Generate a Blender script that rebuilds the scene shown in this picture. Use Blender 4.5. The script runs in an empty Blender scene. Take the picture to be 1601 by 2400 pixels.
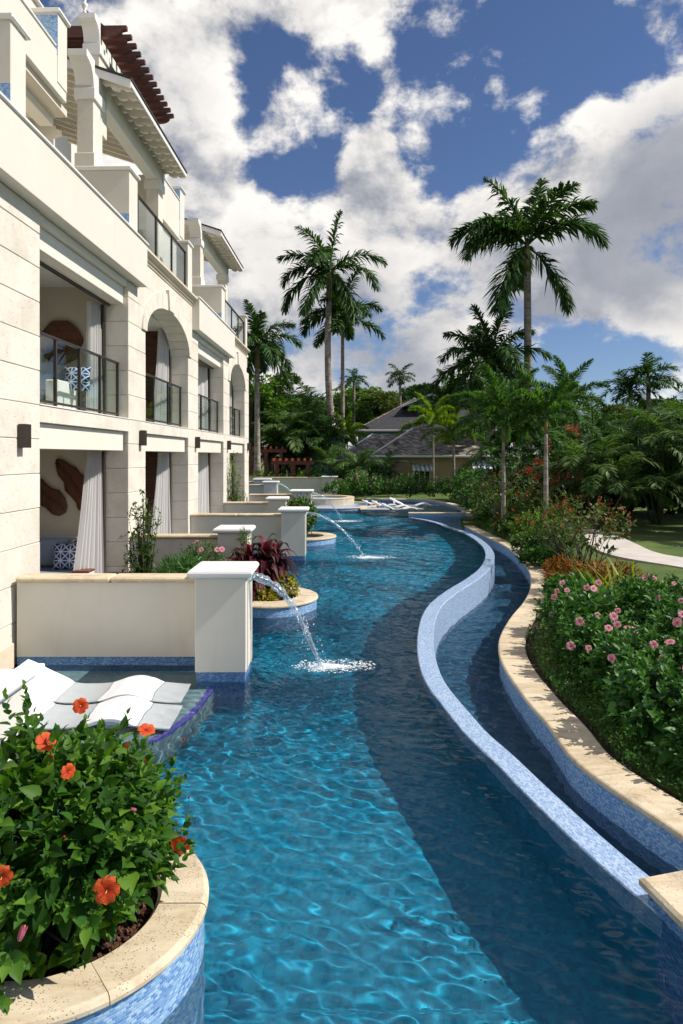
import bpy, math, random
import numpy as np
from mathutils import Vector, Matrix

# ------------------------------------------------------------------ scene, camera, light
scene = bpy.context.scene
COL = scene.collection
F, HZ, EYE = 1600.0, 1068.0, 2.6          # focal length in photo pixels, horizon row, eye height over the water

cam_data = bpy.data.cameras.new("camera")
cam_data.sensor_fit = 'VERTICAL'
cam_data.sensor_height = 36.0
cam_data.lens = 24.0
cam_data.shift_y = -(1200.0 - HZ) / 2400.0
cam_data.clip_start = 0.05
cam_data.clip_end = 5000.0
cam = bpy.data.objects.new("camera", cam_data)
COL.objects.link(cam)
cam.location = (0, 0, EYE)
cam.rotation_euler = (math.radians(90), 0, 0)
scene.camera = cam

scene.render.engine = 'CYCLES'
scene.cycles.use_denoising = True
scene.cycles.use_adaptive_sampling = True
scene.cycles.adaptive_threshold = 0.01
scene.cycles.max_bounces = 9
scene.cycles.diffuse_bounces = 3
scene.cycles.glossy_bounces = 3
scene.cycles.transmission_bounces = 6
scene.cycles.transparent_max_bounces = 10
scene.cycles.sample_clamp_indirect = 4.0
scene.cycles.sample_clamp_direct = 0.0
scene.cycles.caustics_reflective = False
scene.cycles.caustics_refractive = True
scene.view_settings.view_transform = 'Standard'
scene.view_settings.look = 'None'
scene.view_settings.exposure = 0.5
scene.view_settings.gamma = 1.0
scene.view_settings.use_curve_mapping = False

SUN_EL, SUN_AZ = math.radians(46), math.radians(-3)     # azimuth measured from +X towards +Y
sun_dir = Vector((math.cos(SUN_EL) * math.cos(SUN_AZ), math.cos(SUN_EL) * math.sin(SUN_AZ), math.sin(SUN_EL)))
sun_data = bpy.data.lights.new("sun", 'SUN')
sun_data.energy = 4.0
sun_data.angle = math.radians(0.5)
sun_data.color = (1.0, 0.935, 0.86)
sun_data.cycles.is_caustics_light = True
sun = bpy.data.objects.new("sun", sun_data)
COL.objects.link(sun)
sun.rotation_euler = sun_dir.to_track_quat('Z', 'Y').to_euler()
sun.location = (20, 10, 30)

# ------------------------------------------------------------------ node helper
class NT:
    def __init__(s, tree): s.t = tree
    def n(s, typ, **kw):
        nd = s.t.nodes.new(typ)
        for k, v in kw.items():
            if k.startswith('i_'):
                key = k[2:]
                key = int(key) if key.isdigit() else key.replace('_', ' ')
                s.set(nd, key, v)
            else:
                setattr(nd, k, v)
        return nd
    def set(s, nd, key, v):
        if isinstance(v, bpy.types.NodeSocket): s.t.links.new(v, nd.inputs[key])
        else: nd.inputs[key].default_value = v
    def m(s, op, a, b=None, c=None, clamp=False):
        nd = s.t.nodes.new('ShaderNodeMath'); nd.operation = op; nd.use_clamp = clamp
        s.set(nd, 0, a)
        if b is not None: s.set(nd, 1, b)
        if c is not None: s.set(nd, 2, c)
        return nd.outputs[0]
    def v(s, op, a, b=None):
        nd = s.t.nodes.new('ShaderNodeVectorMath'); nd.operation = op
        s.set(nd, 0, a)
        if b is not None:
            if op == 'SCALE': s.set(nd, 3, b)
            else: s.set(nd, 1, b)
        return nd.outputs['Value'] if op in ('DOT_PRODUCT', 'LENGTH') else nd.outputs[0]
    def mix(s, f, a, b, typ='MIX'):
        nd = s.t.nodes.new('ShaderNodeMix'); nd.data_type = 'RGBA'; nd.blend_type = typ
        s.set(nd, 0, f)
        for i, x in ((6, a), (7, b)):
            if isinstance(x, tuple) and len(x) == 3: x = x + (1,)
            s.set(nd, i, x)
        return nd.outputs[2]
    def ramp(s, f, stops, interp='LINEAR'):
        nd = s.t.nodes.new('ShaderNodeValToRGB'); nd.color_ramp.interpolation = interp
        el = nd.color_ramp.elements
        while len(el) > 1: el.remove(el[-1])
        el[0].position = stops[0][0]; el[0].color = tuple(stops[0][1]) + (1,)
        for p, c in stops[1:]:
            e = el.new(p); e.color = tuple(c) + (1,)
        s.set(nd, 0, f)
        return nd.outputs[0]
    def noise(s, vec, scale, detail=4, rough=0.55, dist=0.0, dim='3D'):
        nd = s.t.nodes.new('ShaderNodeTexNoise'); nd.noise_dimensions = dim
        if vec is not None: s.set(nd, 'Vector', vec)
        nd.inputs['Scale'].default_value = scale; nd.inputs['Detail'].default_value = detail
        nd.inputs['Roughness'].default_value = rough; nd.inputs['Distortion'].default_value = dist
        return nd.outputs[0]
    def sstep(s, x, a, b):
        nd = s.t.nodes.new('ShaderNodeMapRange'); nd.interpolation_type = 'SMOOTHSTEP'
        s.set(nd, 0, x); s.set(nd, 1, a); s.set(nd, 2, b)
        return nd.outputs[0]
    def link(s, a, b): s.t.links.new(a, b)

# ------------------------------------------------------------------ world: sky + clouds
world = bpy.data.worlds.new("World")
scene.world = world
world.use_nodes = True
wt = world.node_tree
wt.nodes.clear()
W = NT(wt)
sky = wt.nodes.new('ShaderNodeTexSky')
sky.sky_type = 'NISHITA'; sky.sun_disc = False
sky.sun_elevation = SUN_EL
sky.sun_rotation = math.radians(90) - SUN_AZ
sky.air_density = 1.0; sky.dust_density = 0.0; sky.ozone_density = 3.0; sky.altitude = 0
tc = wt.nodes.new('ShaderNodeTexCoord')
D = W.v('NORMALIZE', tc.outputs['Generated'])
sep = wt.nodes.new('ShaderNodeSeparateXYZ'); W.link(D, sep.inputs[0])
P = W.v('MULTIPLY', D, (2.4, 2.4, 3.3))
n_big = W.noise(P, 1.0, 2, 0.5)
n_det = W.noise(P, 2.3, 11, 0.60, 0.10)
n_det2 = W.noise(W.v('ADD', P, (0.10, 0.0, 0.12)), 2.3, 7, 0.58, 0.10)
n_fine = W.noise(P, 9.0, 8, 0.66, 0.2)
def skydir(px, py):
    v = Vector(((px - 800.5) / F, 1.0, (HZ - py) / F)).normalized()
    return (v.x, v.y, v.z)
# cloud banks (+) and blue gaps (-) by sky direction: x, y, radius in rad, amount
bumps = [(300, 20, 0.105, 0.11), (600, 20, 0.105, -0.1), (750, 20, 0.105, 0.34), (900, 20, 0.105, 0.09), (1050, 20, 0.105, 0.18), (1350, 20, 0.105, -0.08), (1500, 20, 0.105, 0.5), (450, 150, 0.105, 0.1), (750, 150, 0.105, -0.26), (900, 150, 0.105, -0.15), (1050, 150, 0.105, 0.11), (1200, 150, 0.105, -0.14), (1350, 150, 0.105, -0.27), (1500, 150, 0.105, -0.22), (300, 280, 0.105, -0.12), (450, 280, 0.105, 0.19), (750, 280, 0.105, -0.23), (900, 280, 0.105, 0.19), (1050, 280, 0.105, -0.2), (1350, 280, 0.105, 0.07), (1500, 280, 0.105, -0.13), (450, 410, 0.105, 0.11), (600, 410, 0.105, -0.14), (750, 410, 0.105, 0.11), (900, 410, 0.105, 0.24), (1050, 410, 0.105, -0.21), (1200, 410, 0.105, 0.23), (1350, 410, 0.105, 0.16), (1500, 410, 0.105, 0.23), (450, 560, 0.105, 0.04), (600, 560, 0.105, 0.11), (1050, 560, 0.105, 0.14), (1350, 560, 0.105, -0.19), (450, 740, 0.105, 0.05), (750, 740, 0.105, 0.09), (1200, 740, 0.105, 0.12), (1350, 740, 0.105, 0.17), (1500, 740, 0.105, 0.21), (450, 900, 0.105, 0.14), (750, 900, 0.105, 0.12), (1050, 900, 0.105, 0.23), (1200, 900, 0.105, -0.17), (1350, 900, 0.105, -0.19), (1500, 900, 0.105, -0.21)]
bumps = [(a, b, c, d * 1.5) for a, b, c, d in bumps] + [(930, 650, .17, .16), (1450, 620, .15, .16), (640, 850, .14, .16), (440, 350, .12, .06), (1420, 890, .09, -.2), (1560, 890, .09, -.2), (690, 230, .09, -.24), (1200, 210, .12, -.30), (1000, 330, .05, -.15), (870, 340, .045, .16), (935, 225, .04, .12), (640, 400, .04, -.14), (1480, 300, .05, -.12), (1330, 60, .07, -.12), (840, 240, .085, -.30), (980, 120, .05, -.20), (1000, 330, .07, -.2), (640, 330, .05, -.16), (1100, 220, .06, -.2), (760, 60, .05, .12), (1400, 245, .035, .30), (1500, 60, .06, .2), (1580, 210, .03, .22), (880, 145, .03, .26), (1075, 130, .045, .24), (935, 225, .042, .36), (860, 355, .05, .34), (950, 290, .05, -.22), (1000, 180, .045, -.2), (1150, 330, .05, -.16), (780, 400, .04, -.14), (1020, 395, .05, -.12), (1060, 275, .03, .16), (620, 230, .03, .12), (1270, 300, .05, .14), (740, 60, .06, .1)]
acc = None
for (px, py, r, amt) in bumps:
    dd = W.v('DISTANCE', D, skydir(px, py)) if False else None
    nd = wt.nodes.new('ShaderNodeVectorMath'); nd.operation = 'DISTANCE'
    W.link(D, nd.inputs[0]); nd.inputs[1].default_value = skydir(px, py)
    q = W.m('DIVIDE', nd.outputs['Value'], r)
    g = W.m('EXPONENT', W.m('MULTIPLY', W.m('MULTIPLY', q, q), -1.0))
    acc = W.m('MULTIPLY', g, amt) if acc is None else W.m('MULTIPLY_ADD', g, amt, acc)
acc = W.m('MINIMUM', W.m('MAXIMUM', acc, -0.17), 0.30)
dens = W.m('MULTIPLY_ADD', W.m('SUBTRACT', n_det, 0.5), 1.7, acc)
dens = W.m('MULTIPLY_ADD', W.m('SUBTRACT', n_big, 0.5), 0.5, dens)
dens = W.m('MULTIPLY_ADD', W.m('SUBTRACT', n_fine, 0.5), 0.46, dens)
cover = W.sstep(dens, -0.05, 0.20)
core = W.sstep(dens, 0.12, 0.55)
rel = W.m('MULTIPLY_ADD', W.m('SUBTRACT', n_det, n_det2), 4.2, 0.66, clamp=True)
rel = W.m('MULTIPLY_ADD', W.m('SUBTRACT', n_fine, 0.5), 0.5, rel, clamp=True)
n_gray = W.noise(P, 2.0, 5, 0.5)
gray = W.m('MULTIPLY', core, W.sstep(n_gray, 0.46, 0.70))
darkb = None
for (px, py, r, amt) in [(1590, 480, .10, 1.0), (1440, 590, .06, .5), (1500, 620, .09, .6), (1400, 790, .10, .25), (740, 800, .09, .75), (900, 790, .09, .55), (960, 850, .12, .45), (1090, 620, .05, .3), (440, 170, .06, .2), (1640, 420, .09, .8), (620, 560, .05, .25), (1200, 720, .08, .35)]:
    nd = wt.nodes.new('ShaderNodeVectorMath'); nd.operation = 'DISTANCE'
    W.link(D, nd.inputs[0]); nd.inputs[1].default_value = skydir(px, py)
    q = W.m('DIVIDE', nd.outputs['Value'], r)
    g = W.m('EXPONENT', W.m('MULTIPLY', W.m('MULTIPLY', q, q), -1.0))
    darkb = W.m('MULTIPLY', g, amt) if darkb is None else W.m('MULTIPLY_ADD', g, amt, darkb)
darkn = W.m('MULTIPLY', darkb, W.m('MULTIPLY_ADD', n_det, 1.6, 0.1))
dark = W.m('ADD', W.m('MULTIPLY', gray, 0.16), darkn, clamp=True)
lightc = W.m('MULTIPLY', rel, W.m('SUBTRACT', 1.0, W.m('MULTIPLY', dark, 0.85)), clamp=True)
lightc = W.m('MULTIPLY_ADD', W.m('SUBTRACT', 1.0, core), 0.12, lightc, clamp=True)
ccol = W.ramp(lightc, [(0.0, (1.9, 2.05, 2.5)), (0.3, (3.2, 3.3, 3.65)), (0.62, (5.6, 5.45, 5.35)), (1.0, (7.4, 7.15, 6.8))])
blue = W.mix(1.0, sky.outputs[0], (0.52, 0.55, 0.66, 1), 'MULTIPLY')
skyc = W.mix(cover, blue, ccol)
bg = wt.nodes.new('ShaderNodeBackground'); W.link(skyc, bg.inputs[0]); bg.inputs[1].default_value = 0.10
wo = wt.nodes.new('ShaderNodeOutputWorld'); W.link(bg.outputs[0], wo.inputs[0])

# ------------------------------------------------------------------ photo-measure helpers (a pixel of the photo and a known height or distance give a place)
def atz(x, y, z):
    Y = F * (EYE - z) / (y - HZ)
    return ((x - 800.5) * Y / F, Y)
def atd(x, y, Y):
    return ((x - 800.5) * Y / F, Y, EYE + (HZ - y) * Y / F)
def c7(x, y): return 900 + x / 2.237, 1200 + y / 2.237
def c8(x, y): return 900 + x / 2.237, 1700 + y / 2.237
def c6(x, y): return 1000 + x / 2.609, 800 + y / 2.609
def c5(x, y): return 520 + x / 2.613, 800 + y / 2.613
def c4(x, y): return x / 2.529, 1500 + y / 2.529
def c3(x, y): return x / 2.529, 1000 + y / 2.529
def c2(x, y): return x / 2.529, 500 + y / 2.529
def c1(x, y): return x / 2.529, y / 2.529

# ------------------------------------------------------------------ objects
def tag(o, label=None, category=None, group=None, kind=None):
    if label: o['label'] = label
    if category: o['category'] = category
    if group: o['group'] = group
    if kind: o['kind'] = kind
    return o
def empty(name, loc=(0, 0, 0), rz=0.0, label=None, category=None, group=None):
    o = bpy.data.objects.new(name, None)
    COL.objects.link(o); o.location = loc; o.rotation_euler = (0, 0, rz)
    return tag(o, label, category, group)
def add_uv(me, explicit=None):
    nl = len(me.loops)
    uvl = me.uv_layers.new(name="UVMap")
    if explicit is not None:
        uvl.data.foreach_set('uv', np.asarray(explicit, dtype=np.float32).ravel()); return
    co = np.empty(len(me.vertices) * 3, dtype=np.float32); me.vertices.foreach_get('co', co); co = co.reshape(-1, 3)
    vi = np.empty(nl, dtype=np.int32); me.loops.foreach_get('vertex_index', vi)
    tot = np.empty(len(me.polygons), dtype=np.int32); me.polygons.foreach_get('loop_total', tot)
    nr = np.empty(len(me.polygons) * 3, dtype=np.float32); me.polygons.foreach_get('normal', nr); nr = np.abs(nr.reshape(-1, 3))
    ax = np.repeat(np.argmax(nr, axis=1), tot)
    c = co[vi]
    uv = np.where((ax == 0)[:, None], c[:, [1, 2]], np.where((ax == 1)[:, None], c[:, [0, 2]], c[:, [0, 1]]))
    uvl.data.foreach_set('uv', uv.astype(np.float32).ravel())
def mesh(name, verts, faces, mat=None, smooth=False, uv=None):
    me = bpy.data.meshes.new(name)
    me.from_pydata([tuple(map(float, v)) for v in verts], [], [tuple(f) for f in faces])
    me.update()
    if smooth: me.polygons.foreach_set('use_smooth', [True] * len(me.polygons))
    add_uv(me, uv)
    if mat: me.materials.append(mat)
    return me
def fast_mesh(name, verts, quads, mat=None, smooth=False):
    """numpy verts (n,3) and faces (m,k) of one size k"""
    me = bpy.data.meshes.new(name)
    verts = np.asarray(verts, dtype=np.float32); quads = np.asarray(quads, dtype=np.int32)
    m, k = quads.shape
    me.vertices.add(len(verts)); me.vertices.foreach_set('co', verts.ravel())
    me.loops.add(m * k); me.loops.foreach_set('vertex_index', quads.ravel())
    me.polygons.add(m)
    me.polygons.foreach_set('loop_start', np.arange(0, m * k, k, dtype=np.int32))
    me.polygons.foreach_set('loop_total', np.full(m, k, dtype=np.int32))
    if smooth: me.polygons.foreach_set('use_smooth', np.ones(m, dtype=bool))
    me.update(calc_edges=True)
    add_uv(me)
    if mat: me.materials.append(mat)
    return me
def link(name, me, parent=None, loc=None, rz=None):
    o = bpy.data.objects.new(name, me)
    COL.objects.link(o)
    if parent is not None: o.parent = parent
    if loc is not None: o.location = loc
    if rz is not None: o.rotation_euler = (0, 0, rz)
    return o
def part(name, geo, mat, parent=None, smooth=False):
    return link(name, mesh(name, geo[0], geo[1], mat, smooth, geo[2] if len(geo) > 2 else None), parent)
def box(x0, x1, y0, y1, z0, z1, b=0.0):
    """box, with chamfered edges when b > 0"""
    if b <= 0:
        v = [(x, y, z) for z in (z0, z1) for (x, y) in ((x0, y0), (x1, y0), (x1, y1), (x0, y1))]
        return v, [(0, 3, 2, 1), (4, 5, 6, 7), (0, 1, 5, 4), (1, 2, 6, 5), (2, 3, 7, 6), (3, 0, 4, 7)]
    v = []; idx = {}
    for sx in (0, 1):
        for sy in (0, 1):
            for sz in (0, 1):
                X, Y, Z = (x0, x1)[sx], (y0, y1)[sy], (z0, z1)[sz]
                dx, dy, dz = b * (1 - 2 * sx), b * (1 - 2 * sy), b * (1 - 2 * sz)
                for a, p in enumerate(((X, Y + dy, Z + dz), (X + dx, Y, Z + dz), (X + dx, Y + dy, Z))):
                    idx[(sx, sy, sz, a)] = len(v); v.append(p)
    I = lambda *k: idx[k]
    f = []
    for s in (0, 1):
        q = [I(s, 0, 0, 0), I(s, 1, 0, 0), I(s, 1, 1, 0), I(s, 0, 1, 0)]; f.append(q if s else q[::-1])
        q = [I(0, s, 0, 1), I(0, s, 1, 1), I(1, s, 1, 1), I(1, s, 0, 1)]; f.append(q if s else q[::-1])
        q = [I(0, 0, s, 2), I(1, 0, s, 2), I(1, 1, s, 2), I(0, 1, s, 2)]; f.append(q if s else q[::-1])
    for s in (0, 1):
        for t in (0, 1):
            q = [I(s, t, 0, 0), I(s, t, 1, 0), I(s, t, 1, 1), I(s, t, 0, 1)]; f.append(q if s == t else q[::-1])
            q = [I(s, 0, t, 0), I(s, 0, t, 2), I(s, 1, t, 2), I(s, 1, t, 0)]; f.append(q if s == t else q[::-1])
            q = [I(0, s, t, 1), I(1, s, t, 1), I(1, s, t, 2), I(0, s, t, 2)]; f.append(q if s == t else q[::-1])
            for u in (0, 1):
                q = [I(s, t, u, 0), I(s, t, u, 1), I(s, t, u, 2)]
                f.append(q if (s + t + u) % 2 else q[::-1])
    return v, f
def join(*gs):
    V, Fc = [], []
    for g in gs:
        o = len(V); V += list(g[0]); Fc += [tuple(i + o for i in f) for f in g[1]]
    return V, Fc
def prism(poly, a0, a1, axis='z'):
    """polygon (list of 2-tuples) extruded along an axis; poly coords are the other two axes in x,y,z order"""
    n = len(poly)
    def mk(p, a):
        if axis == 'z': return (p[0], p[1], a)
        if axis == 'x': return (a, p[0], p[1])
        return (p[0], a, p[1])
    v = [mk(p, a0) for p in poly] + [mk(p, a1) for p in poly]
    area = sum(poly[i][0] * poly[(i + 1) % n][1] - poly[(i + 1) % n][0] * poly[i][1] for i in range(n))
    flip = (area < 0) != (axis == 'y')
    f = [tuple(range(n - 1, -1, -1)), tuple(range(n, 2 * n))] + [(i, (i + 1) % n, n + (i + 1) % n, n + i) for i in range(n)]
    if flip: f = [t[::-1] for t in f]
    return v, f
def catmull(pts, step):
    """resample an open polyline through smooth spline, about `step` apart"""
    P = [np.array(p, float) for p in pts]
    P = [2 * P[0] - P[1]] + P + [2 * P[-1] - P[-2]]
    out = []
    for i in range(1, len(P) - 2):
        n = max(2, int(np.linalg.norm(P[i + 1] - P[i]) / step * 2))
        for k in range(n):
            t = k / n
            out.append(0.5 * ((2 * P[i]) + (-P[i - 1] + P[i + 1]) * t + (2 * P[i - 1] - 5 * P[i] + 4 * P[i + 1] - P[i + 2]) * t * t + (-P[i - 1] + 3 * P[i] - 3 * P[i + 1] + P[i + 2]) * t ** 3))
    out.append(P[-2])
    out = np.array(out)
    d = np.r_[0, np.cumsum(np.linalg.norm(np.diff(out, axis=0), axis=1))]
    s = np.linspace(0, d[-1], max(2, int(d[-1] / step) + 1))
    r = np.stack([np.interp(s, d, out[:, k]) for k in range(out.shape[1])], 1)
    return r
def smooth_path(p, it=3):
    p = p.copy()
    for _ in range(it): p[1:-1] = (p[:-2] + 2 * p[1:-1] + p[2:]) / 4
    return p
def normals2(p):
    t = np.gradient(p, axis=0); t /= np.linalg.norm(t, axis=1)[:, None]
    return np.stack([t[:, 1], -t[:, 0]], 1)          # to the right of travel
def sweep(path, sec, closed_path=False, cap=True, nrm=None):
    """section [(offset to the right, z)] (closed polygon) swept along path; UV = (arc, section length)"""
    path = np.asarray(path, float); n = len(path); m = len(sec)
    N = normals2(path) if nrm is None else nrm
    if closed_path:
        t = np.roll(path, -1, 0) - np.roll(path, 1, 0); t /= np.linalg.norm(t, axis=1)[:, None]
        N = np.stack([t[:, 1], -t[:, 0]], 1)
    V = [(path[i, 0] + N[i, 0] * o, path[i, 1] + N[i, 1] * o, z) for i in range(n) for (o, z) in sec]
    arc = np.r_[0, np.cumsum(np.linalg.norm(np.diff(path, axis=0), axis=1))]
    if closed_path: arc = np.r_[arc, arc[-1] + np.linalg.norm(path[0] - path[-1])]
    sl = [0]
    for j in range(m):
        a, b = sec[j], sec[(j + 1) % m]; sl.append(sl[-1] + math.hypot(a[0] - b[0], a[1] - b[1]))
    fs, uv = [], []
    ar = sum(sec[j][0] * sec[(j + 1) % m][1] - sec[(j + 1) % m][0] * sec[j][1] for j in range(m))
    for i in range(n if closed_path else n - 1):
        k = (i + 1) % n
        for j in range(m):
            l = (j + 1) % m
            q = [i * m + j, i * m + l, k * m + l, k * m + j]
            u = [(arc[i], sl[j]), (arc[i], sl[j + 1]), (arc[i + 1], sl[j + 1]), (arc[i + 1], sl[j])]
            if ar < 0: q = q[::-1]; u = u[::-1]
            fs.append(tuple(q)); uv += u
    if cap and not closed_path:
        c0 = tuple(range(m)); c1_ = tuple((n - 1) * m + j for j in range(m))
        if ar > 0: c0 = c0[::-1]
        else: c1_ = c1_[::-1]
        fs += [c0, c1_]
        uv += [(V[i][0], V[i][2]) for i in c0] + [(V[i][0], V[i][2]) for i in c1_]
    return V, fs, uv
def tube(path, rad, n=8, cap=True):
    path = np.asarray(path, float)
    if np.isscalar(rad): rad = [rad] * len(path)
    T = np.gradient(path, axis=0); T /= np.linalg.norm(T, axis=1)[:, None] + 1e-9
    up = np.array([0, 0, 1.0]) if abs(T[0][2]) < 0.9 else np.array([1.0, 0, 0])
    V = []; A = np.cross(T[0], up); A /= np.linalg.norm(A)
    for p, t, r in zip(path, T, rad):
        A = A - t * np.dot(A, t); A /= np.linalg.norm(A); B = np.cross(t, A)
        for k in range(n):
            a = 2 * math.pi * k / n
            V.append(p + r * (math.cos(a) * A + math.sin(a) * B))
    f = []
    for i in range(len(path) - 1):
        for k in range(n):
            l = (k + 1) % n
            f.append((i * n + k, i * n + l, (i + 1) * n + l, (i + 1) * n + k))
    if cap:
        f.append(tuple(range(n - 1, -1, -1))); f.append(tuple((len(path) - 1) * n + k for k in range(n)))
    return V, f
def lathe(prof, n=24, cx=0, cy=0):
    V = [(cx + r * math.cos(2 * math.pi * k / n), cy + r * math.sin(2 * math.pi * k / n), z) for (r, z) in prof for k in range(n)]
    f = [(i * n + k, i * n + (k + 1) % n, (i + 1) * n + (k + 1) % n, (i + 1) * n + k) for i in range(len(prof) - 1) for k in range(n)]
    if prof[0][0] > 1e-6: f.append(tuple(range(n - 1, -1, -1)))
    if prof[-1][0] > 1e-6: f.append(tuple((len(prof) - 1) * n + k for k in range(n)))
    return V, f

# ------------------------------------------------------------------ materials
def mat(name):
    m = bpy.data.materials.new(name); m.use_nodes = True
    t = m.node_tree; t.nodes.clear()
    out = t.nodes.new('ShaderNodeOutputMaterial')
    return m, NT(t), out
def principled(T, out, color, rough=0.6, bump=None, bdist=0.01, bstr=1.0, spec=0.5, **kw):
    p = T.t.nodes.new('ShaderNodeBsdfPrincipled')
    if isinstance(color, tuple) and len(color) == 3: color = color + (1,)
    T.set(p, 'Base Color', color); T.set(p, 'Roughness', rough); T.set(p, 'Specular IOR Level', spec)
    for k, v in kw.items(): T.set(p, k.replace('_', ' '), v)
    if bump is not None:
        b = T.t.nodes.new('ShaderNodeBump'); T.set(b, 'Height', bump); b.inputs['Distance'].default_value = bdist; b.inputs['Strength'].default_value = bstr
        T.link(b.outputs[0], p.inputs['Normal'])
    if out is not None: T.link(p.outputs[0], out.inputs[0])
    return p
def objco(T): return T.t.nodes.new('ShaderNodeTexCoord').outputs['Object']
def geo_pos(T): return T.t.nodes.new('ShaderNodeNewGeometry').outputs['Position']
def uvco(T): return T.t.nodes.new('ShaderNodeTexCoord').outputs['UV']
def simple(name, color, rough=0.6, var=0.08, scale=3.0, bump_scale=60, bdist=0.002, **kw):
    m, T, out = mat(name)
    P_ = geo_pos(T)
    n1 = T.noise(P_, scale, 5, 0.6)
    dk = tuple(c * (1 - var * 2) for c in color); lt = tuple(min(1, c * (1 + var)) for c in color)
    col = T.ramp(n1, [(0.3, dk), (0.7, lt)])
    principled(T, out, col, rough, T.noise(P_, bump_scale, 3), bdist, **kw)
    return m
def m_stone(name, base, var, pit=True):
    m, T, out = mat(name)
    P_ = geo_pos(T)
    rnd = T.n('ShaderNodeObjectInfo').outputs['Random']
    off = T.n('ShaderNodeCombineXYZ'); T.set(off, 0, T.m('MULTIPLY', rnd, 37.0)); T.set(off, 1, T.m('MULTIPLY', rnd, 91.0))
    Q = T.v('ADD', P_, off.outputs[0])
    n1 = T.noise(Q, 1.6, 6, 0.62, 0.4); n2 = T.noise(Q, 9.0, 6, 0.7); n3 = T.noise(Q, 70.0, 4, 0.7)
    a = tuple(c * (1 - var) for c in base); b = tuple(min(1, c * (1 + var * .35)) for c in base)
    col = T.ramp(n1, [(0.28, (a[0], a[1] * .97, a[2] * .9)), (0.55, base), (0.75, b)])
    col = T.mix(T.m('MULTIPLY', T.sstep(n2, 0.5, 0.75), 0.35), col, tuple(c * .72 for c in base))
    col = T.mix(0.18, col, T.ramp(rnd, [(0, tuple(c * .82 for c in base)), (1, b)]))
    vor = T.n('ShaderNodeTexVoronoi', feature='F1'); T.set(vor, 'Vector', Q); vor.inputs['Scale'].default_value = 46.0
    if pit:
        hole = T.m('MULTIPLY', T.m('SUBTRACT', 1.0, T.sstep(vor.outputs['Distance'], 0.10, 0.30)), T.sstep(T.noise(Q, 11, 3), 0.46, 0.60))
        col = T.mix(T.m('MULTIPLY', hole, 0.55), col, tuple(c * .34 for c in base))
        h = T.m('SUBTRACT', n3, T.m('MULTIPLY', hole, 1.2))
    else: h = n3
    principled(T, out, col, 0.82, h, 0.006, 0.9, spec=0.25)
    return m
def m_travertine(name):
    m, T, out = mat(name)
    P_ = geo_pos(T)
    rnd = T.n('ShaderNodeObjectInfo').outputs['Random']
    Q = T.v('ADD', P_, T.v('SCALE', (13.0, 57.0, 5.0), rnd))
    w = T.v('MULTIPLY', Q, (2.0, 7.0, 2.0))
    n1 = T.noise(w, 1.0, 7, 0.65, 0.6); n2 = T.noise(Q, 2.2, 6, 0.7, 0.5); n3 = T.noise(Q, 22, 6, 0.75)
    col = T.ramp(n1, [(0.28, (.38, .28, .17)), (0.46, (.57, .46, .30)), (0.62, (.67, .57, .41)), (0.8, (.74, .67, .54))])
    stain = T.m('MULTIPLY', T.sstep(n2, 0.47, 0.66), T.sstep(n3, 0.34, 0.60))
    col = T.mix(T.m('MULTIPLY', stain, 0.62), col, (.20, .15, .09, 1))
    vor = T.n('ShaderNodeTexVoronoi'); T.set(vor, 'Vector', T.v('MULTIPLY', Q, (1, 1.6, 1))); vor.inputs['Scale'].default_value = 60.0
    hole = T.m('MULTIPLY', T.m('SUBTRACT', 1.0, T.sstep(vor.outputs['Distance'], 0.12, 0.34)), T.sstep(T.noise(Q, 9, 4, .7), 0.44, 0.58))
    col = T.mix(T.m('MULTIPLY', hole, 0.7), col, (.13, .09, .05, 1))
    col = T.mix(0.2, col, T.ramp(rnd, [(0, (.52, .42, .28)), (1, (.80, .72, .58))]))
    principled(T, out, col, 0.62, T.m('SUBTRACT', T.m('MULTIPLY', n3, .5), hole), 0.004, 0.8, spec=0.35)
    return m
def m_mosaic(name, palette, size=(0.026, 0.013), grout=(.30, .38, .48), rough=0.25, gw=0.10):
    m, T, out = mat(name)
    uv = uvco(T)
    s = T.n('ShaderNodeSeparateXYZ'); T.link(uv, s.inputs[0])
    v = T.m('DIVIDE', s.outputs[1], size[1])
    row = T.m('FLOOR', v)
    u = T.m('ADD', T.m('DIVIDE', s.outputs[0], size[0]), T.m('MULTIPLY', T.m('MODULO', row, 2.0), 0.5))
    cu = T.m('FLOOR', u)
    cb = T.n('ShaderNodeCombineXYZ'); T.link(cu, cb.inputs[0]); T.link(row, cb.inputs[1])
    wn = T.n('ShaderNodeTexWhiteNoise', noise_dimensions='2D'); T.link(cb.outputs[0], wn.inputs[0])
    wv = wn.outputs['Value']
    k = T.m('ADD', T.m('MULTIPLY', wv, .75), T.m('MULTIPLY', T.noise(T.v('SCALE', cb.outputs[0], .07), 1.0, 3), .25))
    stops = [(i / len(palette), c) for i, c in enumerate(palette)]
    col = T.ramp(k, stops, 'CONSTANT')
    fu, fv = T.m('FRACT', u), T.m('FRACT', v)
    e = T.m('MINIMUM', T.m('MULTIPLY', T.m('MINIMUM', fu, T.m('SUBTRACT', 1.0, fu)), size[0] / size[1]), T.m('MINIMUM', fv, T.m('SUBTRACT', 1.0, fv)))
    g = T.sstep(e, gw * .5, gw * 1.3)
    col = T.mix(g, grout, col)
    p = principled(T, out, col, rough, g, 0.0015, 0.7)
    return m
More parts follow.
